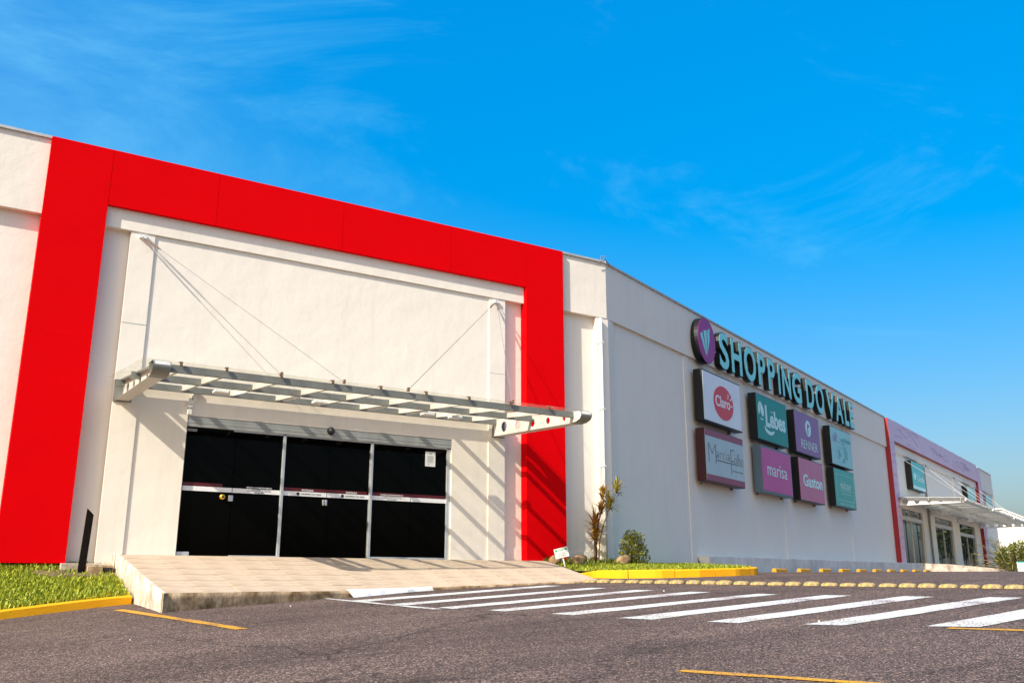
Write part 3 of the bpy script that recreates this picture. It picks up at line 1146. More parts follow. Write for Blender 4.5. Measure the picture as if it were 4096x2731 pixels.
# floodlight bracket on the parapet corner
fb = MB()
fb.tube([(14.78, 18.96, 8.54), (14.78, 18.96, 8.66), (14.90, 18.9, 8.66)], 0.014, 6)
fb.tube([(14.62, 18.93, 8.42), (14.86, 18.9, 8.60)], 0.012, 6)
fb.tube([(14.86, 18.9, 8.60), (15.15, 19.02, 8.46)], 0.012, 6)
fb.build("parapet_bracket", "cable_steel", bld)

# ------------------------------------------------------------------ red portal
por = thing("red_portal", "big glossy red portal frame around the black glass entrance", "portal", (1.13, YF, 0.33))
PX0, PX1, PXI0, PXI1, PZ0, PZ1 = 1.134, 13.46, 2.285, 12.285, 7.335, 8.52


def slab(x0, x1, z0, z1, nm="panel"):
    MB().box(x0 + 0.003, x1 - 0.003, YF, YREC + 0.22, z0 + 0.0008, z1 - 0.0008).build(nm, "red_panel", por)


slab(PX0, PXI0, 0.335, 4.55)
slab(PX0, PXI0, 4.55, PZ1)
xs = [PXI0, 4.42, 7.27, 10.08, PXI1]
for a, b in zip(xs, xs[1:]):
    slab(a, b, PZ0, PZ1)
slab(PXI1, PX1, 0.50, 3.1)
slab(PXI1, PX1, 3.1, PZ1)
MB().box(PX0 + 0.02, PX1 - 0.02, YF + 0.02, YREC + 0.2, PZ1 - 0.001, PZ1 + 0.02).build("top_flashing", "red_panel", por)
# dark block filling the gap under the left pillar
ft = MB()
ft.box(1.0, 3.05, YF + 0.06, YREC + 0.05, 0.0, 0.30)
ft.build("gap_block", "dark_fill", por)

# ------------------------------------------------------------------ entrance doors
YG = 19.13
drs = thing("entrance_doors", "black glass sliding doors under the steel and glass canopy, three wide bays", "door", (7.26, YG, 0.5))
MX = [DX0, 6.285, 8.30, DX1]
for a, b in zip(MX, MX[1:]):
    mid = (a + b) / 2
    for p, q, yy in ((a + 0.025, mid - 0.005, YG), (mid + 0.005, b - 0.025, YG + (0.03 if a == MX[1] else 0.0))):
        MB().box(p, q, yy, yy + 0.012, 0.53, 3.03).build("glass_leaf", "black_glass", drs)
for x in MX[1:3]:
    MB().box(x - 0.032, x + 0.032, YG - 0.045, YG + 0.05, 0.5, 3.03).build("mullion", "aluminium", drs, bevel=0.004)
MB().box(DX1 - 0.10, DX1 - 0.004, YG - 0.035, YG + 0.05, 0.5, 3.03).build("jamb", "aluminium", drs, bevel=0.004)
MB().box(DX0 + 0.004, DX0 + 0.03, YG - 0.02, YG + 0.05, 0.5, 3.03).build("jamb", "black_paint", drs)
MB().box(5.28, 6.25, YG - 0.03, YG + 0.04, 0.495, 0.53).build("sill_rail", "aluminium", drs)
MB().box(8.335, DX1 - 0.1, YG - 0.03, YG + 0.04, 0.495, 0.545).build("sill_rail", "aluminium", drs)
MB().box(DX0 + 0.02, 4.5, YG - 0.04, YG - 0.005, 0.50, 0.585).build("floor_pivot", "aluminium", drs, bevel=0.006)
MB().box(DX0 + 0.02, 4.46, YG - 0.02, YG - 0.003, 2.96, 3.01).build("patch_fitting", "grey_ink", drs)
for x0, x1 in ((5.2, 6.25), (6.32, 8.27), (8.33, 10.2)):
    MB().box(x0, x1, YG - 0.03, YG + 0.03, 3.02, 3.052).build("head_rail", "aluminium", drs)
# roller shutter box above the glass, in slats
for k in range(3):
    z0 = 3.05 + k * 0.071
    MB().box(DX0 + 0.003, DX1 - 0.003, YDOOR + 0.012 - 0.004 * (k == 1), YREC + 0.2, z0, z0 + 0.068).build("shutter_slat", "shutter_steel", drs)
# vinyl safety bands at chest height
ZB = 1.775
for i, (a, b) in enumerate(zip(MX, MX[1:])):
    mid = (a + b) / 2
    for p, q in ((a + 0.035, mid - 0.006), (mid + 0.006, b - (0.035 if i < 2 else 0.1))):
        MB().box(p, q, YG - 0.004, YG - 0.001, ZB, ZB + 0.092).build("white_band", "white_vinyl", drs)
    MB().box(a + 0.035, a + (b - a) * (0.40 if i == 0 else 0.96), YG - 0.004, YG - 0.001, ZB + 0.094, ZB + 0.165).build("maroon_band", "maroon_vinyl", drs)
for x0, x1 in ((5.55, 6.08), (8.55, 9.10)):
    flat_text("HORÁRIO DE FUNCIONAMENTO", x0, x1, ZB + 0.108, ZB + 0.142, YG - 0.005, "white_vinyl", "lettering", drs, FA, 0.01, 0.002)
    for k, t_ in enumerate(("De segunda a sábado das 9h às 22h", "Domingos e feriados das 12h às 20h", "14h às 20h")):
        w = (0.46, 0.5, 0.22)[k]
        c = (x0 + x1) / 2
        flat_text(t_, c - w / 2, c + w / 2, ZB + 0.066 - k * 0.027, ZB + 0.086 - k * 0.027, YG - 0.005, "ink", "lettering", drs, FA, 0.012, 0.002)
for c in (6.86, 7.86):
    flat_text("ENTRADA", c - 0.13, c + 0.13, ZB + 0.105, ZB + 0.145, YG - 0.005, "white_vinyl", "lettering", drs, FA, 0.012, 0.002)
    flat_text("SHOPPING DO VALE", c - 0.14, c + 0.30, ZB + 0.03, ZB + 0.062, YG - 0.005, "ink", "lettering", drs, FA, 0.01, 0.002)
    MB().prism(circle(c - 0.21, ZB + 0.046, 0.036, 16), YG - 0.007, YG - 0.0045, lambda u, w, t: (u, t, w)).build("emblem", "ink", drs)
# locks and knob
kn = MB()
kn.tube([(5.06, YG - 0.09, 1.675), (5.06, YG - 0.05, 1.675), (5.06, YG - 0.03, 1.675), (5.06, YG - 0.002, 1.675)], [0.04, 0.058, 0.058, 0.04], 18)
kn.build("door_knob", "brass", drs, smooth=True)
MB().tube([(5.06, YG - 0.0925, 1.675), (5.06, YG - 0.0905, 1.675)], 0.027, 14).build("knob_centre", "ink", drs)
for x in (5.235, 7.22, 7.28):
    MB().box(x - (0.05 if x < 6 else 0.026), x + (0.05 if x < 6 else 0.026), YG - 0.03, YG - 0.001, 1.60, 1.72).build("lock_plate", "aluminium", drs, bevel=0.012)
# notice taped inside the right bay
MB().box(9.64, 9.90, YG - 0.006, YG - 0.001, 2.60, 2.94).build("notice_sheet", "paper", drs)
for k in range(9):
    wv = 0.085 - 0.02 * (k % 3 == 2)
    MB().box(9.77 - wv, 9.77 + wv, YG - 0.008, YG - 0.0055, 2.835 - k * 0.018, 2.841 - k * 0.018).build("print_line", "grey_ink", drs)
MB().box(9.735, 9.805, YG - 0.008, YG - 0.0055, 2.89, 2.902).build("print_line", "ink", drs)
MB().box(9.72, 9.74, YG - 0.008, YG - 0.0055, 2.645, 2.665).build("print_mark", "ink", drs)

# dark hall behind the glass so that nothing shines through
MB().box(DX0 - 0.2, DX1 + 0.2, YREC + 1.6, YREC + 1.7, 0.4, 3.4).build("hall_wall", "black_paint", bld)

dome = thing("dome_camera", "small black dome camera on the shutter box above the doors", "camera", (7.28, 19.0, 3.21))
dm = MB()
R0 = 0.07
dm.tube([(7.28, 19.06, 3.2), (7.28, 19.0, 3.2), (7.28, 18.96, 3.2), (7.28, 18.935, 3.2)], [0.075, 0.075, 0.055, 0.02], 14)
dm.build("dome", "black_paint", dome, smooth=True)
MB().tube([(7.28, 19.05, 3.2), (7.28, 19.02, 3.2)], 0.085, 16).build("mount_ring", "black_case", dome)

cdt = thing("wall_conduit", "pale conduit with stacked junction boxes beside the top left door corner", "conduit", (4.26, 19.0, 3.26))
MB().tube([(4.255, 19.015, 3.27), (4.255, 19.015, 3.50), (4.30, 19.005, 3.56), (4.30, 19.005, 3.90)], 0.018, 8).build("pipe", "white_paint", cdt)
for x, z, h in ((4.25, 3.27, 0.10), (4.255, 3.42, 0.05), (4.26, 3.49, 0.12), (4.31, 3.56, 0.10), (4.315, 3.70, 0.09)):
    MB().box(x - 0.045, x + 0.045, 18.97, 19.04, z, z + h).build("junction_box", "white_paint", cdt, bevel=0.008)


# ------------------------------------------------------------------ canopy over the doors
def profile_plate(pts, holes, x0, x1, frame_fn):
    return MB().holed(pts, holes, x0, x1, frame_fn)


def canopy(root, frame, x0, x1, wall, reach, zw, zt, ribs, panes, beams, brackets, holes_r, steel, brk, glassm, bw=0.28):
    """wall: local y of the wall face; reach: how far it stands out; zw/zt: top heights at the wall / at the tip"""
    fn = lambda u, w, t: (t, wall - u, w)

    def top(d):
        return zw + (zt - zw) * d / reach
    for bx in brackets:
        zb0 = zw - 0.44
        outer = [(0.03, zb0), (reach - 0.42, zt - 0.235), (reach - 0.22, zt - 0.225), (reach - 0.08, zt - 0.18), (reach - 0.02, zt - 0.10), (reach - 0.05, zt - 0.04),
                 (reach - 0.12, zt - 0.01), (0.03, zw - 0.03)]
        hol = []
        for k, r in enumerate(holes_r):
            d = 0.50 + k * (reach - 1.15) / (len(holes_r) - 1)
            zc = (zb0 + (zt - 0.235 - zb0) * d / (reach - 0.42)) * 0.5 + (top(d) - 0.03) * 0.5
            hol.append(circle(d, zc, r, 20)[::-1])
        mirror = frame is FA and bx < (x0 + x1) / 2          # each near bracket turns its web to the doors
        for side in (bx if mirror else (bx - bw / 2),):
            MB().holed(outer, hol, side, side + 0.02, fn).build("bracket_web", brk, root, frame)
        bot = [outer[i] for i in range(0, 6)]
        low = MB()
        for (d, z) in bot:
            low.v += [fn(d, z + 0.001, bx - bw / 2 + 0.021), fn(d, z + 0.001, bx + bw / 2 - 0.021), fn(d, z + 0.016, bx - bw / 2 + 0.021), fn(d, z + 0.016, bx + bw / 2 - 0.021)]
        for i in range(len(bot) - 1):
            a, b = i * 4, (i + 1) * 4
            low.f += [(a, a + 1, b + 1, b), (a + 2, b + 2, b + 3, a + 3)]
        low.build("bracket_soffit", brk, root, frame)
        # steel nose wrapped round the tip
        ns_ = MB()
        nose = [(reach - 0.42, zt - 0.238), (reach - 0.22, zt - 0.229), (reach - 0.075, zt - 0.184), (reach - 0.012, zt - 0.10), (reach - 0.045, zt - 0.035), (reach - 0.12, zt - 0.004), (reach - 0.42, zt + 0.0)]
        for (d, z) in nose:
            ns_.v += [fn(d, z, bx - bw / 2 - 0.004), fn(d, z, bx + bw / 2 + 0.004)]
        ns_.f = [(2 * i, 2 * i + 1, 2 * i + 3, 2 * i + 2) for i in range(len(nose) - 1)]
        ns_.build("bracket_nose", steel, root, frame, smooth=True)
        MB().hexa([fn(d, z, t) for (d, z, t) in ((0.03, zw - 0.055, bx - bw / 2 + 0.05), (0.03, zw - 0.055, bx + bw / 2 - 0.05), (reach - 0.4, zt - 0.04, bx + bw / 2 - 0.05), (reach - 0.4, zt - 0.04, bx - bw / 2 + 0.05),
                                                      (0.03, zw - 0.028, bx - bw / 2 + 0.05), (0.03, zw - 0.028, bx + bw / 2 - 0.05), (reach - 0.4, zt - 0.012, bx + bw / 2 - 0.05), (reach - 0.4, zt - 0.012, bx - bw / 2 + 0.05))]
                  ).build("bracket_flange", steel, root, frame)
        MB().box(bx - bw / 2 - 0.03, bx + bw / 2 + 0.03, wall - 0.03, wall + 0.01, zb0 - 0.02, zw - 0.03).build("wall_plate", steel, root, frame)
    for d in beams:
        z = top(d) - 0.035
        m = MB()
        m.box(x0, x1, wall - d - 0.008, wall - d + 0.008, z - 0.125, z)
        m.box(x0, x1, wall - d, wall - d + 0.06, z - 0.125, z - 0.117)
        m.box(x0, x1, wall - d, wall - d + 0.06, z - 0.008, z)
        m.build("beam", steel, root, frame)
    for x in ribs:
        for d0, d1 in zip(beams, beams[1:]):
            a, b = min(d0, d1) + 0.012, max(d0, d1) - 0.07
            za, zb = top(a) - 0.036, top(b) - 0.036
            MB().hexa([fn(d, z, t) for (d, z, t) in ((a, za - 0.10, x - 0.03), (a, za - 0.10, x + 0.03), (b, zb - 0.10, x + 0.03), (b, zb - 0.10, x - 0.03), (a, za, x - 0.03), (a, za, x + 0.03), (b, zb, x + 0.03), (b, zb, x - 0.03))]
                      ).build("rib", brk, root, frame)
        d = max(beams)
        MB().box(x - 0.03, x + 0.03, wall - d - 0.05, wall - d + 0.02, top(d) + 0.006, top(d) + 0.022).build("glass_clamp", "rust_steel", root, frame)
        MB().box(x - 0.02, x + 0.02, wall - d - 0.065, wall - d - 0.03, top(d) - 0.05, top(d) + 0.012).build("clamp_stem", "rust_steel", root, frame)
    for a, b in zip(panes, panes[1:]):
        e0, e1 = 0.02, reach - 0.10
        MB().hexa([fn(d, z, t) for (d, z, t) in ((e0, top(e0) - 0.008, a + 0.006), (e0, top(e0) - 0.008, b - 0.006), (e1, top(e1) - 0.008, b - 0.006), (e1, top(e1) - 0.008, a + 0.006),
                                                      (e0, top(e0) + 0.004, a + 0.006), (e0, top(e0) + 0.004, b - 0.006), (e1, top(e1) + 0.004, b - 0.006), (e1, top(e1) + 0.004, a + 0.006))]
                  ).build("glass_pane", glassm, root, frame)


can = thing("entrance_canopy", "grey steel and glass canopy with round holed brackets over the black doors", "canopy", (7.2, YPIL, 3.3))
RX = [3.30, 4.06, 5.02, 5.98, 6.93, 7.88, 8.83, 9.79, 10.75]
canopy(can, FA, 2.80, 11.62, YPIL, 3.62, 3.86, 3.52, RX, [2.66] + RX + [11.72], [0.15, 1.72, 3.32], [2.96, 11.54], [0.125, 0.105, 0.09, 0.075, 0.055], "canopy_steel", "bracket_paint", "canopy_glass")
for x, y, tilt in ((4.62, 18.15, 0), (6.66, 18.15, 0), (9.2, 18.2, 0), (9.9, 18.2, 0)):
    MB().box(x - 0.14, x + 0.14, y - 0.10, y + 0.10, 3.60, 3.655).build("lamp_housing", "white_paint", can, bevel=0.01)
for x in (4.95, 6.0, 7.9, 8.85):
    MB().tube([(x + 0.02, 18.55, 3.665), (x + 0.02, 17.55, 3.565)], 0.018, 8).build("tube_lamp", "white_paint", can)
# stays from the pilasters
for (x0, x1) in ((2.98, 5.02), (3.06, 6.2), (11.42, 7.5), (11.47, 9.85)):
    top_ = Vector((x0, YPIL - 0.03, 6.80))
    d = 3.35
    bot_ = Vector((x1, YPIL - d, 3.555))
    dv = (top_ - bot_).normalized()
    MB().tube([bot_, top_], 0.0065, 6).build("stay_cable", "cable_steel", can)
    MB().tube([top_ - dv * 0.50, top_ - dv * 0.42, top_ - dv * 0.16, top_ - dv * 0.06], [0.008, 0.018, 0.018, 0.008], 8).build("turnbuckle", "rust_steel", can)
    MB().box(x0 - 0.03, x0 + 0.03, YPIL - 0.06, YPIL + 0.01, 6.79, 6.86).build("stay_anchor", "white_paint", can)
    MB().box(x1 - 0.02, x1 + 0.02, bot_.y - 0.03, bot_.y + 0.03, 3.53, 3.60).build("stay_lug", "rust_steel", can)


# ------------------------------------------------------------------ lettering and logo on the parapet
FS = -0.0
sgn = thing("parapet_lettering", "purple disc emblem and teal channel letters reading SHOPPING DO VALE on the parapet", "sign", (15.0, 0, 6.9), FB)
LET = [("S", 7.47, 8.30), ("H", 8.50, 9.48), ("O", 9.66, 10.82), ("P", 11.02, 11.78), ("P", 12.02, 12.80), ("I", 13.10, 13.34), ("N", 13.56, 14.54), ("G", 14.72, 15.82),
       ("D", 16.42, 17.42), ("O", 17.64, 18.80), ("V", 19.15, 20.32), ("A", 20.42, 21.55), ("L", 21.80, 22.45), ("E", 22.62, 23.28)]
for ch, a, b in LET:
    ro = 0.03 if ch in "SOG" else 0.0
    l = flat_text(ch, a, b, 6.93 - ro, 8.17 + ro, -0.03, "black_case", "letter", sgn, FB, 0.035, 0.185)
    flat_text(ch, a + 0.025, b - 0.025, 6.955 - ro, 8.145 + ro, -0.216, "letter_teal", "letter_face", l, FB, 0.022, 0.006)
dsc = MB().prism(circle(6.36, 7.58, 0.70, 40, 0.76), -0.02, -0.26, lambda u, w, t: (u, t, w)).build("emblem_disc", "black_case", sgn, FB)
MB().prism(circle(6.36, 7.58, 0.685, 40, 0.745), -0.2605, -0.268, lambda u, w, t: (u, t, w)).build("emblem_face", "disc_purple", dsc, FB)
for pts in ([(5.85, 7.71), (6.02, 7.80), (6.14, 7.50), (6.25, 7.07), (6.05, 7.38)],
            [(6.13, 7.87), (6.37, 7.93), (6.35, 7.50), (6.285, 7.07), (6.20, 7.45)],
            [(6.44, 7.93), (6.62, 8.04), (6.56, 7.60), (6.32, 7.07), (6.42, 7.50)]):
    MB().prism(pts, -0.2685, -0.274, lambda u, w, t: (u, t, w)).build("emblem_leaf", "letter_teal", dsc, FB)


# ------------------------------------------------------------------ store signs on the side wall
def sign_box(name, label, s0, s1, z0, z1, case, face, fr=0.02, o0=0.02, o1=0.31):
    root = thing(name, label, "sign", ((s0 + s1) / 2, -0.1, z0), FB)
    MB().box(s0, s1, -o1, -o0, z0, z1).build("case", case, root, FB, bevel=0.008)
    MB().box(s0 + fr, s1 - fr, -o1 - 0.008, -o1 + 0.01, z0 + fr, z1 - fr).build("face", face, root, FB)
    for s in (s0 + 0.35, s1 - 0.35):
        MB().box(s - 0.02, s + 0.02, -o0 + 0.001, 0.085, z0 - 0.06, z1 + 0.05).build("fixing_bar", "cable_steel", root, FB)
    return root, -o1 - 0.009


LOWERZ = (3.02, 4.66)
UPPERZ = (4.89, 6.54)
SGN = {}
# white sign with the red ellipse
r_, y_ = sign_box("store_sign", "white sign with a red oval reading Claro, above the Marcia Fialho sign", 5.70, 8.87, *UPPERZ, "black_case", "claro_white", 0.045)
MB().prism(circle(7.33, 5.66, 0.815, 40, 0.56), y_ - 0.006, y_, lambda u, w, t: (u, t, w)).build("oval", "claro_red", r_, FB)
flat_text("Claro", 6.66, 7.86, 5.50, 5.87, y_ - 0.007, "claro_white", "lettering", r_, FB, 0.02)
for a, b in (((7.70, 5.86), (7.74, 6.02)), ((7.88, 5.83), (8.02, 5.93)), ((7.92, 5.66), (8.06, 5.645))):
    d = Vector((b[0] - a[0], b[1] - a[1])).normalized() * 0.026
    MB().prism([(a[0] - d.y, a[1] + d.x), (a[0] + d.y, a[1] - d.x), (b[0] + d.y, b[1] - d.x), (b[0] - d.y, b[1] + d.x)], y_ - 0.0115, y_ - 0.007, lambda u, w, t: (u, t, w)).build("ray_mark", "claro_white", r_, FB)
# blue-grey sign with maroon frame
r_, y_ = sign_box("store_sign", "pale blue sign in a maroon case with thin lettering Marcia Fialho", 5.66, 8.80, *LOWERZ, "fialho_case", "fialho_face", 0.03)
for z0, z1 in ((4.44, 4.63), (3.05, 3.24)):
    MB().box(5.69, 8.77, y_ - 0.004, y_, z0, z1).build("maroon_stripe", "fialho_frame", r_, FB)
flat_text("M", 5.90, 6.48, 3.62, 4.22, y_ - 0.003, "grey_ink", "lettering", r_, FB, -0.03)
flat_text("arcia", 6.50, 7.60, 3.80, 4.10, y_ - 0.003, "grey_ink", "lettering", r_, FB, -0.024)
flat_text("F", 7.66, 7.98, 3.40, 4.20, y_ - 0.003, "grey_ink", "lettering", r_, FB, -0.03)
flat_text("ialho", 7.98, 8.70, 3.70, 4.10, y_ - 0.003, "grey_ink", "lettering", r_, FB, -0.022)
MB().box(6.50, 7.95, y_ - 0.005, y_, 3.72, 3.742).build("underline", "ink", r_, FB)
flat_text("semi joias e relógios", 7.78, 8.66, 3.47, 3.54, y_ - 0.003, "grey_ink", "lettering", r_, FB, -0.01)
# green sign
r_, y_ = sign_box("store_sign", "deep green sign with white rounded lettering Lebes in a black case", 10.30, 13.46, *UPPERZ, "black_case", "lebes_green", 0.03)
flat_text("L", 11.15, 11.62, 5.42, 6.22, y_ - 0.003, "pale_mint", "lettering", r_, FB, 0.035)
flat_text("ebes", 11.60, 13.22, 5.44, 6.10, y_ - 0.003, "pale_mint", "lettering", r_, FB, 0.035)
flat_text("Lojas", 11.68, 12.0, 5.98, 6.08, y_ - 0.003, "pale_mint", "lettering", r_, FB, 0.0)
sw = MB()
pts = [(11.02, 5.40), (11.12, 5.30), (11.35, 5.235), (11.6, 5.215), (11.8, 5.25), (11.98, 5.33)]
w_ = [0.05, 0.075, 0.07, 0.065, 0.055, 0.03]
up = [(p[0], p[1] + w) for p, w in zip(pts, w_)]
dn = [(p[0], p[1] - w) for p, w in zip(pts, w_)]
sw.prism(dn + up[::-1], y_ - 0.007, y_, lambda u, w, t: (u, t, w))
sw.build("swash", "pale_mint", r_, FB)
for poly in ([(10.50, 5.78), (10.46, 5.95), (10.50, 6.12), (10.58, 6.24), (10.66, 6.27), (10.64, 6.0), (10.60, 5.86)],
             [(10.70, 6.27), (10.84, 6.20), (10.98, 6.05), (11.02, 5.90), (10.96, 5.76), (10.84, 5.76), (10.72, 5.86), (10.69, 6.02)],
             [(10.60, 5.68), (10.72, 5.60), (10.86, 5.60), (10.94, 5.66), (10.84, 5.655), (10.74, 5.665)]):
    MB().prism(poly, y_ - 0.007, y_, lambda u, w, t: (u, t, w)).build("leaf_mark", "pale_mint", r_, FB)
# magenta sign in a grey case
r_, y_ = sign_box("store_sign", "magenta sign with white lettering marisa in a blue grey case", 10.44, 13.58, 3.05, 4.70, "marisa_case", "marisa_pink", 0.075)
flat_text("marisa", 10.98, 13.02, 3.68, 4.12, y_ - 0.003, "pale_mint", "lettering", r_, FB, 0.0)
# purple sign
r_, y_ = sign_box("store_sign", "purple sign with a white oval emblem above thin lettering RENNER", 14.33, 17.40, *UPPERZ, "black_case", "renner_purple", 0.03)
MB().prism(circle(15.95, 5.98, 0.33, 28, 0.33), y_ - 0.006, y_, lambda u, w, t: (u, t, w)).build("oval", "pale_mint", r_, FB)
flat_text("r", 15.83, 16.10, 5.74, 6.16, y_ - 0.007, "renner_purple", "lettering", r_, FB, 0.02)
flat_text("RENNER", 14.95, 16.98, 5.12, 5.46, y_ - 0.003, "pale_mint", "lettering", r_, FB, -0.008)
# pink sign
r_, y_ = sign_box("store_sign", "dusty pink sign with bold white lettering Gaston under the purple one", 14.42, 17.44, 3.05, 4.71, "black_case", "gaston_pink", 0.03)
flat_text("Gaston", 14.86, 17.22, 3.62, 4.10, y_ - 0.003, "pale_mint", "lettering", r_, FB, 0.03)
# pale floral sign
r_, y_ = sign_box("store_sign", "pale aqua sign with flower print and small lettering, right of the purple sign", 18.92, 22.03, *UPPERZ, "black_case", "boticario_face", 0.03)
flat_text("O Boticário", 20.85, 21.9, 6.02, 6.22, y_ - 0.003, "print_sea", "lettering", r_, FB, 0.005)
rf = random.Random(9)
fl_ = {"print_teal": MB(), "print_violet": MB(), "print_sea": MB()}
for k in range(150):
    grp = rf.random()
    if grp < 0.5:
        t = rf.random()
        cx, cz, mk = 20.55 + 0.45 * math.sin(t * 3) + rf.gauss(0, 0.14), 6.15 - 1.1 * t + rf.gauss(0, .04), "print_teal"
    elif grp < 0.75:
        cx, cz, mk = 19.62 + rf.gauss(0, 0.17), 6.08 + rf.gauss(0, 0.13), "print_violet"
    else:
        cx, cz, mk = 19.95 + rf.gauss(0, 0.2), 5.45 + rf.gauss(0, 0.2), "print_sea"
    cx, cz = min(21.8, max(19.1, cx)), min(6.42, max(5.0, cz))
    a, r1, r2 = rf.uniform(0, 6.28), rf.uniform(.03, .09), rf.uniform(.015, .03)
    fl_[mk].prism([(cx + r1 * math.cos(q) * math.cos(a) - r2 * math.sin(q) * math.sin(a), cz + r1 * math.cos(q) * math.sin(a) + r2 * math.sin(q) * math.cos(a)) for q in np.linspace(0, 6.28, 7)[:-1]],
                  y_ - 0.004 - 0.0000 * k, y_ - 0.0005, lambda u, w, t, k=k: (u, t - 0.00003 * k, w))
for mk, m in fl_.items():
    m.build("flower_print", mk, r_, FB)
# jade sign
r_, y_ = sign_box("store_sign", "jade green sign with thin white border and lettering vialaser", 18.96, 22.0, 3.13, 4.76, "black_case", "vialaser_green", 0.03)
flat_text("vialaser", 19.72, 21.40, 3.92, 4.26, y_ - 0.003, "pale_mint", "lettering", r_, FB, -0.005)
for (a, b, c, d) in ((19.72, 21.45, 3.85, 3.866), (19.22, 21.76, 4.50, 4.512), (19.22, 21.76, 3.42, 3.432), (19.22, 19.235, 3.432, 4.50), (21.745, 21.76, 3.432, 4.50)):
    MB().box(a, b, y_ - 0.003, y_, c, d).build("border_line", "pale_mint", r_, FB)
flat_text("DEPILAÇÃO E ESTÉTICA", 19.95, 21.3, 3.68, 3.75, y_ - 0.003, "pale_mint", "lettering", r_, FB, -0.01)
flat_text("DEPILAÇÃO A LASER", 19.55, 21.6, 3.22, 3.32, y_ - 0.003, "pale_mint", "lettering", r_, FB, -0.005)

# ------------------------------------------------------------------ raised walkway along the side wall
wk = thing("raised_walkway", "low pale rendered walkway wall along the foot of the side facade", "wall", (4.6, -0.9, 0.3), FB)
m = MB()
P = []
for s in np.linspace(5.6, 31.5, 28):
    zt = 0.78 + 0.20 * (s - 5.6) / 25.9
    P.append((s, zt))
for s, zt in P:
    f_ = -0.30 - 0.55 * min(1, (s - 5.6) / 20)
    m.v += [(s, f_, -0.1), (s, f_, zt - 0.015), (s, f_ + 0.015, zt), (s, 0.085, zt + 0.004)]
m.f = [(i * 4 + k, (i + 1) * 4 + k, (i + 1) * 4 + k + 1, i * 4 + k + 1) for i in range(len(P) - 1) for k in range(3)]
m.f += [(0, 1, 2, 3)]
m.build("rendered_wall", "plinth_render", wk, FB)
rm = thing("entrance_ramp", "sunlit pale concrete ramp sloping up to the far entrance", "ramp", (46, -4, 0.5), FB)
m = MB()
for s in np.linspace(31.5, 66.5, 18):
    reach = 0.85 + 4.6 * min(1, (s - 31.5) / 3.0)
    for t in np.linspace(0, 1, 6):
        o_ = 0.0 + reach * t
        q = FB @ Vector((s, -o_, 0))
        zt = 1.0 - 0.0 * t
        zg = gz(q.x, q.y) + 0.02
        k = max(0, (o_ - 1.4) / 4.05)
        m.v.append((s, -o_ + 0.08 * (t == 0), zt + (zg - zt) * k))
    q = FB @ Vector((s, -reach, 0))
    m.v.append((s, -reach - 0.01, gz(q.x, q.y) - 0.3))
n = 7
m.f = [(i * n + k, (i + 1) * n + k, (i + 1) * n + k + 1, i * n + k + 1) for i in range(17) for k in range(n - 1)]
m.f.append(tuple(range(n)))
m.build("ramp_surface", "pale_render", rm, FB)

# ------------------------------------------------------------------ far entrance
fp = thing("far_portal", "lilac patterned portal frame with dark red sides around the far entrance", "portal", (43.8, -0.1, 1.0), FB)
FO = -0.17
for s0, s1 in ((30.0, 31.05), (56.2, 57.7)):
    MB().box(s0 + 0.012, s1, FO, 0.12, 1.0, 8.47).build("pillar_panel", "lilac_panel", fp, FB)
    MB().box(s0, s0 + 0.01, FO - 0.003, 0.11, 1.0, 8.47).build("pillar_side", "dark_red", fp, FB)
for k in range(8):
    a, b = 31.05 + k * 25.15 / 8, 31.05 + (k + 1) * 25.15 / 8
    MB().box(a + 0.006, b - 0.006, FO, 0.12, 7.36, 8.49 + 0.13 * k / 8).build("beam_panel", "lilac_panel", fp, FB)
MB().box(31.05, 56.2, FO - 0.003, 0.1, 7.30, 7.356).build("beam_underside", "dark_red", fp, FB)
# wavy incised drawing on the panels
wv = MB()
rw = random.Random(21)
for k in range(26):
    s, z = rw.uniform(30.4, 55), rw.uniform(7.5, 8.3)
    path = []
    for q in range(9):
        path.append((s, FO - 0.004, z))
        s += rw.uniform(0.15, 0.42)
        z = min(8.38, max(7.45, z + rw.uniform(-0.14, 0.12)))
    if s < 56:
        wv.tube(path, 0.009, 4, False)
for z in np.arange(1.6, 7.3, 0.55):
    zz, path = z, []
    for q in range(6):
        path.append((30.1 + q * 0.18, FO - 0.004, zz))
        zz += rw.uniform(-0.12, 0.2)
    wv.tube(path, 0.009, 4, False)
wv.build("incised_line", "print_violet", fp, FB)["kind"] = "stuff"
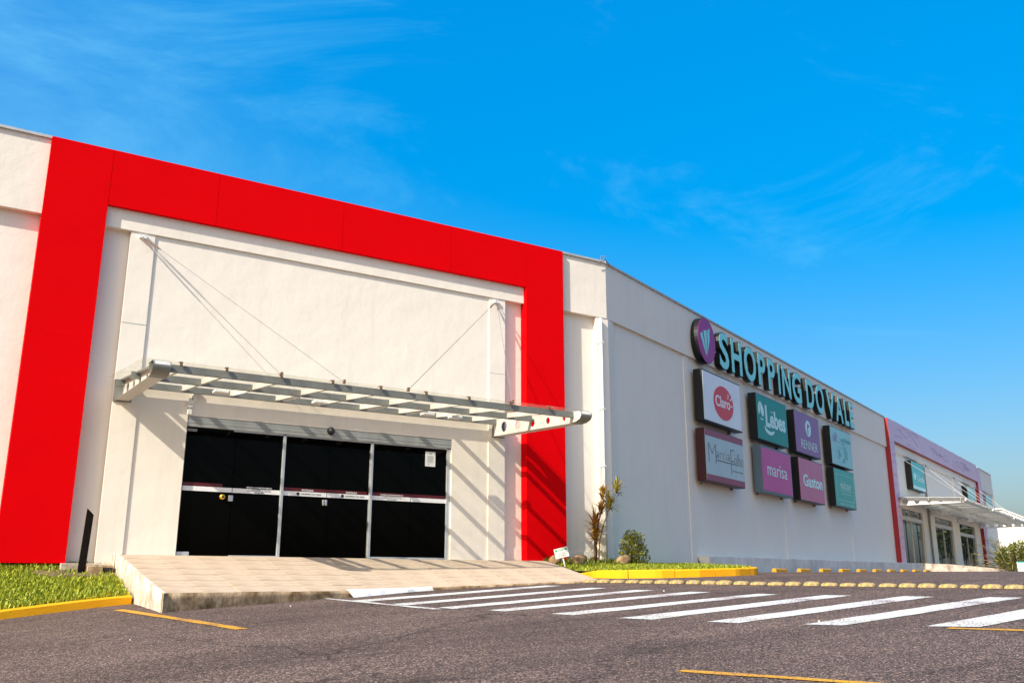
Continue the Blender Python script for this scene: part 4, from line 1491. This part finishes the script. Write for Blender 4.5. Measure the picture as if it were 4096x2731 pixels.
# wall inside the far portal
bw_ = 0.06
BAYS = [(31.75, 37.1), (40.35, 45.75), (48.1, 53.9)]
edges = [31.05] + [e for b in BAYS for e in b] + [56.2]
for a, b in zip(edges[0::2], edges[1::2]):
    MB().box(a, b, bw_, 0.4, 0.9, 3.9).build("pier", "plaster_side", bld, FB)
MB().box(31.05, 56.2, bw_ + 0.002, 0.4, 3.9, 6.86).build("wall", "plaster_side", bld, FB)
MB().box(31.05, 56.2, -0.02, 0.4, 6.86, 7.30).build("lintel_beam", "plaster_side", bld, FB)
for s in (38.6, 47.3):
    MB().box(s, s + 0.9, -0.01, 0.1, 4.4, 6.85).build("pilaster", "plaster_side", bld, FB)
MB().tube([(38.35, -0.03, 1.0), (38.35, -0.03, 6.7)], 0.06, 8).build("downpipe", "cable_steel", bld, FB)
for i, (a, b) in enumerate(BAYS):
    lab = ("tall mirrored glass door nearest the dark red pillar under the far canopy", "middle mirrored glass window bay under the far canopy", "mirrored sliding doors with steel header at the far end of the far entrance")[i]
    d = thing("glass_entrance", lab, "door", ((a + b) / 2, 0.15, 1.0), FB)
    zt = 3.3 if i < 2 else 3.1
    nl = 4
    for k in range(nl):
        p, q = a + (b - a) * k / nl, a + (b - a) * (k + 1) / nl
        MB().box(p + 0.03, q - 0.03, 0.15 + 0.02 * (k % 2), 0.165 + 0.02 * (k % 2), 1.04, zt).build("glass_leaf", "mirror_glass", d, FB)
        MB().box(q - 0.03, q + 0.03, 0.13, 0.2, 1.02, zt).build("stile", "aluminium" if k % 2 else "black_paint", d, FB)
    MB().box(a, a + 0.06, 0.11, 0.2, 1.02, 3.9).build("jamb", "aluminium", d, FB)
    MB().box(a, b, 0.10, 0.2, zt, zt + 0.22).build("header", "aluminium", d, FB, bevel=0.01)
    MB().box(a + 0.06, b - 0.03, 0.16, 0.175, zt + 0.22, 3.9).build("transom_pane", "mirror_glass", d, FB)
    MB().box(a, b, 0.12, 0.2, 1.0, 1.04).build("threshold", "aluminium", d, FB)
MB().box(31.2, 56.0, 1.9, 2.0, 0.9, 4.0).build("hall_wall", "black_paint", bld, FB)

fc = thing("far_canopy", "pale canopy with round holed brackets and stay cables over the far entrance", "canopy", (43.5, 0, 4.0), FB)
fr_ = list(np.arange(32.0, 56.0, 2.1))
canopy(fc, FB, 30.6, 56.6, 0.05, 3.45, 4.36, 4.18, fr_, [30.55] + fr_ + [56.8], [0.3, 1.7, 3.2], [30.95, 39.3, 47.7, 56.1], [0.15, 0.13, 0.10, 0.085, 0.06], "bracket_paint", "white_paint", "frosted_panel", 0.24)
for s0, z0, s1 in ((31.5, 6.7, 35.2), (38.9, 6.82, 34.0), (39.1, 6.82, 42.5), (47.5, 6.86, 43.5), (47.7, 6.86, 51.0), (55.6, 6.9, 52.0)):
    MB().tube([(s0, 0.0, z0), (s1, -3.05, 4.23)], 0.012, 5).build("stay_cable", "bracket_paint", fc, FB)
    MB().box(s0 - 0.05, s0 + 0.05, -0.06, 0.07, z0 - 0.04, z0 + 0.06).build("stay_anchor", "cable_steel", fc, FB)

r_, y_ = sign_box("store_sign", "teal sign in a black case with white lettering Colombo above the far canopy", 33.9, 37.05, 5.04, 6.62, "black_case", "colombo_teal", 0.03, -0.04, 0.28)
flat_text("Colombo", 35.1, 36.85, 5.55, 5.95, y_ - 0.003, "pale_mint", "lettering", r_, FB, 0.01)
MB().prism(circle(34.55, 5.78, 0.26, 20, 0.2), y_ - 0.005, y_, lambda u, w, t: (u, t, w)).build("emblem", "pale_mint", r_, FB)
MB().box(33.95, 37.0, y_ - 0.004, y_, 5.08, 5.26).build("white_stripe", "pale_mint", r_, FB)
r_, y_ = sign_box("store_sign", "pale aqua sign in a black case inside the lilac portal, second from its left", 50.6, 53.6, 5.04, 6.62, "black_case", "boticario_face", 0.03, -0.04, 0.28)
flat_text("Sul", 51.4, 52.8, 5.6, 6.0, y_ - 0.003, "pale_mint", "lettering", r_, FB, 0.0)
r_, y_ = sign_box("store_sign", "pale sign right of the lilac portal at the far end of the wall", 58.4, 61.2, 5.1, 6.62, "marisa_case", "boticario_face", 0.03, -0.06, 0.26)


# ------------------------------------------------------------------ white block beyond, with its plants
wb_ = thing("annex_building", "bright white gabled annex beyond the far end of the mall", "building", (82, 0, 0.5), FB)
fn = lambda u, w, t: (t, -u, w)
MB().prism([(-14, 0.0), (2.6, 0.0), (2.6, 4.75), (-1.62, 6.83), (-14, 7.2)], 80.0, 98.0, fn).build("wall", "white_paint", wb_, FB)
MB().prism([(2.75, 4.70), (-1.62, 6.86), (-14, 7.23), (-14, 7.35), (-1.60, 6.98), (2.85, 4.80)], 79.85, 98.2, fn).build("roof", "coping_metal", wb_, FB)


def leaf_quads(m, c, d, up, L, w):
    """a pointed leaf from c along d"""
    d = d.normalized()
    s = d.cross(up)
    if s.length < 1e-3:
        s = Vector((1, 0, 0))
    s = s.normalized() * w
    n = s.cross(d).normalized()
    b = c + d * L * 0.5 + n * L * 0.04
    t = c + d * L
    o = len(m.v)
    m.v += [tuple(c), tuple(b - s), tuple(t), tuple(b + s)]
    m.f += [(o, o + 1, o + 2), (o, o + 2, o + 3)]


def crown(m, centre, rad, count, L, w, rnd, shell=0.55, lump=0.35):
    for _ in range(count):
        while True:
            v = Vector((rnd.uniform(-1, 1), rnd.uniform(-1, 1), rnd.uniform(-1, 1)))
            if 0.05 < v.length < 1:
                break
        u = v.normalized()
        k = 1 - lump + lump * (mnoise.noise(u * 2.3 + Vector(centre) * 0.37) + 0.5) * 1.2
        rr = (shell + (1 - shell) * v.length ** 0.5) * k
        if rnd.random() < 0.3:
            rr *= rnd.uniform(0.4, 0.9)
        p = Vector(centre) + Vector((u.x * rad[0], u.y * rad[1], u.z * rad[2])) * rr
        d = (u + Vector((rnd.gauss(0, .6), rnd.gauss(0, .6), rnd.gauss(0.2, .5))))
        leaf_quads(m, p, d, Vector((rnd.gauss(0, 1), rnd.gauss(0, 1), 1)), L * rnd.uniform(.6, 1.3), w * rnd.uniform(.7, 1.2))


# feathery palm clump at the far right
pb = thing("palm_shrub", "yellow green feathery palm shrub in front of the white annex", "shrub", (48.4, 28.0, 0.5))
rp_ = random.Random(14)
m = MB()
st = MB()
for k in range(46):
    a = rp_.uniform(0, 6.283)
    L = rp_.uniform(1.2, 2.3)
    base = Vector((48.6 + 0.5 * math.cos(a), 28.0 + 0.4 * math.sin(a), 0.5))
    el = rp_.uniform(0.35, 1.4)
    prev, path = base, [base]
    d = Vector((math.cos(a) * math.cos(el), math.sin(a) * math.cos(el), math.sin(el)))
    for q in range(9):
        prev = prev + d * L / 9
        d = (d + Vector((0, 0, -0.12))).normalized()
        path.append(prev)
        side = d.cross(Vector((0, 0, 1))).normalized()
        if q > 0:
            for sg in (-1, 1):
                for w in range(2):
                    leaf_quads(m, prev - d * w * L / 18, side * sg + d * 0.7 + Vector((0, 0, rp_.uniform(-.3, .25))), Vector((0, 0, 1)), 0.42, 0.02)
    st.tube(path, 0.012, 4, False)
crown(m, (48.7, 27.8, 1.15), (1.1, 1.0, 0.8), 2200, 0.2, 0.05, rp_)
m.build("foliage", "palm_leaf", pb)
st.build("frond_stem", "pale_bark", pb)
bn_ = thing("low_banner", "low white board with green edge under the palm shrub", "sign", (47.3, 26.3, 0.4))
bm_ = Matrix.Translation(Vector((47.0, 26.2, 0.42))) @ Matrix.Rotation(math.radians(-28), 4, 'Z')
MB().box(-0.75, 1.6, 0, 0.05, 0.1, 0.62).build("board", "white_paint", bn_, bm_)
MB().box(-0.75, 1.6, -0.006, 0.0, 0.56, 0.62).build("green_edge", "vialaser_green", bn_, bm_)
MB().box(-0.3, 0.5, -0.005, 0.0, 0.26, 0.36).build("print_line", "grey_ink", bn_, bm_)
for x in (-0.6, 1.4):
    MB().box(x, x + 0.05, 0.051, 0.1, -0.1, 0.5).build("leg", "aluminium", bn_, bm_)

# trees past the right edge of the picture, seen mirrored in the far glass doors
for k, (s, o_, h, R) in enumerate(((92, 6.5, 6.5, 3.0), (101, 9.5, 8.0, 3.6), (112, 8.0, 6.0, 2.8), (122, 13.5, 9.0, 4.2), (135, 12, 7.5, 3.5))):
    w = FB @ Vector((s, -o_, 0))
    g = gz(w.x, w.y)
    t = thing("broadleaf_tree", ("nearest", "second", "third", "fourth", "farthest")[k] + " dark green tree of the row beyond the white annex", "tree", (w.x, w.y, g), group="trees beyond the annex")
    rt = random.Random(40 + k)
    tr = MB()
    tr.tube([(w.x, w.y, g - 0.2), (w.x + 0.1, w.y, g + h * 0.3), (w.x - 0.1, w.y + 0.1, g + h * 0.6)], [0.28, 0.2, 0.1], 8)
    for q in range(5):
        a = q * 1.256 + k
        tr.tube([(w.x, w.y, g + h * (0.3 + 0.04 * q)), (w.x + R * 0.6 * math.cos(a), w.y + R * 0.6 * math.sin(a), g + h * 0.66)], [0.1, 0.03], 5)
    tr.build("trunk", "bark", t)
    m = MB()
    crown(m, (w.x, w.y, g + h * 0.62), (R, R, h * 0.4), 2600, 0.5, 0.16, rt, 0.5, 0.5)
    m.build("crown", "tree_leaf", t)

# ------------------------------------------------------------------ garden plants
cd = thing("spiky_cordyline", "tall multi stemmed spiky plant with reddish leaf rosettes by the corner pipe", "plant", (13.88, 18.3, 0.45))
ST = [([(13.86, 18.3, 0.42), (13.87, 18.3, 0.9), (13.86, 18.28, 1.36)], 0.036),
      ([(13.90, 18.32, 0.42), (13.92, 18.32, 0.95), (13.98, 18.3, 1.40), (14.07, 18.28, 1.72)], 0.032),
      ([(13.84, 18.28, 0.42), (13.83, 18.26, 0.8), (13.84, 18.26, 1.10)], 0.03),
      ([(13.97, 18.3, 0.42), (14.02, 18.3, 1.0), (14.14, 18.3, 1.38), (14.27, 18.3, 1.62), (14.33, 18.3, 1.83)], 0.02),
      ([(14.05, 18.28, 1.62), (14.10, 18.33, 1.8), (14.21, 18.33, 1.85), (14.16, 18.33, 2.10)], 0.022),
      ([(14.30, 18.3, 1.75), (14.45, 18.3, 1.98), (14.64, 18.3, 2.12), (14.58, 18.3, 2.26)], 0.016)]
for p, r in ST:
    MB().tube(p, [r * (1 - 0.4 * i / (len(p) - 1)) for i in range(len(p))], 7).build("stem", "pale_bark" if r < 0.03 else "bark", cd, smooth=True)
rc = random.Random(31)


def rosette(c, n, L, matn, up=0.5, droop=0.25):
    m = MB()
    c = Vector(c)
    for k in range(n):
        a = k * 2.4 + rc.uniform(-.2, .2)
        el = rc.uniform(-0.25, 1.45) * (0.6 + up)
        d = Vector((math.cos(a) * math.cos(el), math.sin(a) * math.cos(el), math.sin(el)))
        l = L * rc.uniform(0.7, 1.15)
        s = d.cross(Vector((0, 0, 1)))
        s = (s if s.length > 1e-3 else Vector((1, 0, 0))).normalized() * 0.019
        p0 = c + Vector((0, 0, rc.uniform(-0.1, 0.05)))
        p1 = p0 + d * l * 0.5
        d2 = (d + Vector((0, 0, -droop))).normalized()
        p2 = p1 + d2 * l * 0.5
        o = len(m.v)
        m.v += [tuple(p0 - s * .6), tuple(p0 + s * .6), tuple(p1 + s), tuple(p1 - s), tuple(p2)]
        m.f += [(o, o + 1, o + 2, o + 3), (o + 3, o + 2, o + 4)]
    m.build("leaf_rosette", matn, cd)


rosette((13.86, 18.28, 1.36), 70, 0.46, "cordyline_leaf", 0.5)
rosette((13.84, 18.26, 1.08), 60, 0.38, "cordyline_leaf", 0.3)
rosette((14.07, 18.28, 1.72), 60, 0.32, "cordyline_leaf", 0.35)
rosette((14.33, 18.3, 1.83), 80, 0.44, "cordyline_green", 0.45)
rosette((14.15, 18.33, 2.10), 60, 0.32, "cordyline_leaf", 0.5)
rosette((14.58, 18.3, 2.25), 56, 0.34, "cordyline_green", 0.75)
rosette((13.92, 18.3, 1.20), 26, 0.26, "cordyline_leaf", 0.1, 0.5)
# dead leaves hanging along the thick stems
m = MB()
for k in range(110):
    z = rc.uniform(0.6, 1.3)
    a = rc.uniform(0, 6.28)
    p = Vector((13.88 + 0.04 * math.cos(a), 18.3 + 0.04 * math.sin(a), z))
    leaf_quads(m, p, Vector((math.cos(a) * 0.8, math.sin(a) * 0.8, rc.uniform(-0.8, 0.2))), Vector((0, 0, 1)), rc.uniform(.1, .22), 0.006)
m.build("dry_leaves", "cordyline_leaf", cd)

bs = thing("round_bush", "small round glossy green bush at the right of the garden bed", "bush", (14.66, 17.85, 0.42))
m = MB()
for k in range(7):
    a = k * 0.9
    m.tube([(14.66, 17.85, 0.40), (14.66 + 0.1 * math.cos(a), 17.85 + 0.1 * math.sin(a), 0.62), (14.66 + 0.27 * math.cos(a), 17.85 + 0.25 * math.sin(a), 0.95)], [0.014, 0.01, 0.005], 5)
m.build("stem", "bark", bs)
m = MB()
rb = random.Random(17)
for cx, cy, cz, r, n in ((14.66, 17.85, 0.80, 0.33, 520), (14.5, 17.8, 0.95, 0.18, 170), (14.62, 17.85, 1.08, 0.17, 170), (14.84, 17.85, 1.02, 0.18, 170), (14.95, 17.85, 0.78, 0.17, 140), (14.40, 17.85, 0.70, 0.15, 120),
                         (14.98, 17.8, 0.58, 0.14, 90), (14.55, 17.8, 0.62, 0.2, 150), (14.76, 17.8, 0.62, 0.2, 150)):
    crown(m, (cx, cy, cz), (r, r, r), n, 0.062, 0.019, rb, 0.5, 0.3)
m.build("foliage", "bush_leaf", bs)


def rock(label, x, y, z, sx, sy, sz, rot, seed):
    m = MB()
    nu, nv = 14, 9
    for j in range(nv + 1):
        ph = math.pi * j / nv
        for i in range(nu):
            th = 2 * math.pi * i / nu
            u = Vector((math.sin(ph) * math.cos(th), math.sin(ph) * math.sin(th), math.cos(ph)))
            k = 1 + 0.22 * mnoise.noise(u * 1.4 + Vector((seed, 0, 0))) + 0.08 * mnoise.noise(u * 4 + Vector((seed, 3, 0)))
            p = Vector((u.x * sx, u.y * sy, u.z * sz)) * k
            c, s = math.cos(rot), math.sin(rot)
            m.v.append((x + p.x * c - p.z * s, y + p.y, z + p.x * s + p.z * c))
    m.f = [(j * nu + i, j * nu + (i + 1) % nu, (j + 1) * nu + (i + 1) % nu, (j + 1) * nu + i) for j in range(nv) for i in range(nu)]
    tag(m.build("rock", "rock_brown", smooth=True), label, "rock", "rocks in the garden bed")


rock("squarish brown rock behind the little white sign", 12.64, 18.25, 0.50, 0.15, 0.14, 0.12, 0.2, 1)
rock("rounded brown rock just right of the little white sign", 12.86, 17.65, 0.46, 0.17, 0.16, 0.125, 0.0, 5)
rock("brown rock leaning against the wall left of the spiky plant", 13.58, 18.55, 0.55, 0.20, 0.14, 0.11, 0.15, 9)
rock("slanted brown rock between the spiky plant and the bush", 14.27, 17.75, 0.50, 0.24, 0.15, 0.13, 0.45, 13)
rock("dark rock in the shade right behind the spiky plant stems", 14.15, 18.7, 0.52, 0.13, 0.12, 0.11, 0.0, 17)

ns = thing("lawn_sign", "small tilted white board on a stake asking to keep off the grass", "sign", (12.44, 17.55, 0.38))
lm = Matrix.Translation(Vector((12.44, 17.55, 0.36))) @ Matrix.Rotation(math.radians(-25), 4, 'Z') @ Matrix.Rotation(math.radians(-14), 4, 'Y')
MB().box(-0.013, 0.013, 0.004, 0.02, 0.0, 0.27).build("stake", "white_paint", ns, lm)
MB().box(-0.165, 0.155, -0.012, 0.0, 0.20, 0.42).build("board", "white_paint", ns, lm)
MB().box(-0.14, -0.10, -0.0145, -0.0122, 0.35, 0.40).build("leaf_print", "green_print", ns, lm)
MB().box(0.09, 0.135, -0.0145, -0.0122, 0.35, 0.40).build("leaf_print", "green_print", ns, lm)
flat_text("GARDEN", -0.085, 0.075, 0.355, 0.39, -0.0123, "green_print", "lettering", ns, lm, 0, 0.002)
flat_text("NÃO PISE", -0.10, 0.09, 0.28, 0.315, -0.0123, "grey_ink", "lettering", ns, lm, 0, 0.002)
flat_text("NA GRAMA", -0.10, 0.09, 0.235, 0.268, -0.0123, "grey_ink", "lettering", ns, lm, 0, 0.002)

# ------------------------------------------------------------------ black post and drain box by the left pillar
pst = MB()
for z, x in ((0.10, 2.44), (1.20, 2.535)):
    pass
pst.prism([(2.435, 0.10), (2.56, 0.10), (2.60, 1.185), (2.485, 1.295)], 18.38, 18.44, lambda u, w, t: (u, t, w))
tag(pst.build("black_post", "dark_wood", bevel=0.006), "black flat post with slanted top standing in the lawn", "post")
dr = thing("drain_box", "small concrete drain box with dark opening beside the ramp", "drain", (2.8, 18.45, 0.2))
m = MB()
m.box(2.58, 2.84, 18.30, 18.75, 0.05, 0.285)
m.box(2.842, 3.03, 18.42, 18.75, 0.05, 0.30)
m.build("concrete_block", "dirty_concrete", dr, bevel=0.012)
MB().box(2.85, 3.02, 18.41, 18.418, 0.1, 0.26).build("opening", "black_paint", dr)  # black plate on the solid block, painting the shade inside a drain mouth
MB().box(2.2, 3.06, 18.76, 18.9, 0.2, 0.335).build("rim", "pale_render", dr, bevel=0.01)

# ------------------------------------------------------------------ traffic bumps and wheel stops
m = MB()
L_, W_, H_ = 0.134, 0.095, 0.064
prof = [(1.0, 0.0), (1.0, 0.22), (0.86, 0.72), (0.62, 0.96), (0.0, 1.04)]
n = 16
for k, (s, h) in enumerate(prof):
    for i in range(n):
        a = 2 * math.pi * i / n
        ca, sa = math.cos(a), math.sin(a)
        ex = abs(ca) ** 0.45 * (1 if ca >= 0 else -1)
        ey = abs(sa) ** 0.45 * (1 if sa >= 0 else -1)
        m.v.append((L_ * s * ex, W_ * s * ey, H_ * h))
m.f = [(j * n + i, j * n + (i + 1) % n, (j + 1) * n + (i + 1) % n, (j + 1) * n + i) for j in range(len(prof) - 1) for i in range(n)]
BP0, BP1 = Vector((10.80, 14.42)), Vector((14.25, 6.55))
NB = 30
ORD = ("first second third fourth fifth sixth seventh eighth ninth tenth eleventh twelfth thirteenth fourteenth fifteenth sixteenth seventeenth eighteenth nineteenth twentieth "
       "twenty-first twenty-second twenty-third twenty-fourth twenty-fifth twenty-sixth twenty-seventh twenty-eighth twenty-ninth thirtieth").split()
bump0 = None
rbm = random.Random(77)
for k in range(NB):
    t = k / (NB - 1)
    p = BP0.lerp(BP1, t) + Vector((rbm.uniform(-.01, .01), rbm.uniform(-.01, .01)))
    M = Matrix.Translation(Vector((p.x, p.y, gz(p.x, p.y)))) @ Matrix.Rotation(math.atan2(BP1.y - BP0.y, BP1.x - BP0.x) + rbm.uniform(-.05, .05), 4, 'Z') @ Matrix.Diagonal((rbm.uniform(.96, 1.04), 1, rbm.uniform(.85, 1.12), 1))
    if bump0 is None:
        bump0 = m.build("lane_stud", "bump_yellow", smooth=True)
        bump0.matrix_world = M
        WM[bump0] = M
        tag(bump0, "worn yellow lane stud behind the zebra crossing, first from the entrance ramp", "lane stud", "yellow lane studs in a row")
    else:
        c = bump0.copy()
        COL.objects.link(c)
        c["label"] = "worn yellow lane stud behind the zebra crossing, " + ORD[k] + " from the entrance ramp"
        c.matrix_world = M
stop0 = None
for k in range(10):
    s = 8.05 + k * 2.31
    w = FB @ Vector((s, -1.55, 0))
    M = Matrix.Translation(Vector((w.x, w.y, gz(w.x, w.y) - 0.01))) @ Matrix.Rotation(BANG, 4, 'Z')
    if stop0 is None:
        m = MB()
        m.prism([(-0.08, 0), (0.08, 0), (0.06, 0.10), (0.03, 0.12), (-0.03, 0.12), (-0.06, 0.10)], -0.52, 0.52, lambda u, w_, t: (t, u, w_))
        stop0 = m.build("wheel_stop", "stop_yellow", bevel=0.01)
        stop0.matrix_world = M
        tag(stop0, "yellow wheel stop along the side wall, first from the garden bed", "wheel stop", "wheel stops along the side wall")
    else:
        c = stop0.copy()
        COL.objects.link(c)
        c["label"] = "yellow wheel stop along the side wall, " + ORD[k] + " from the garden bed"
        c.matrix_world = M
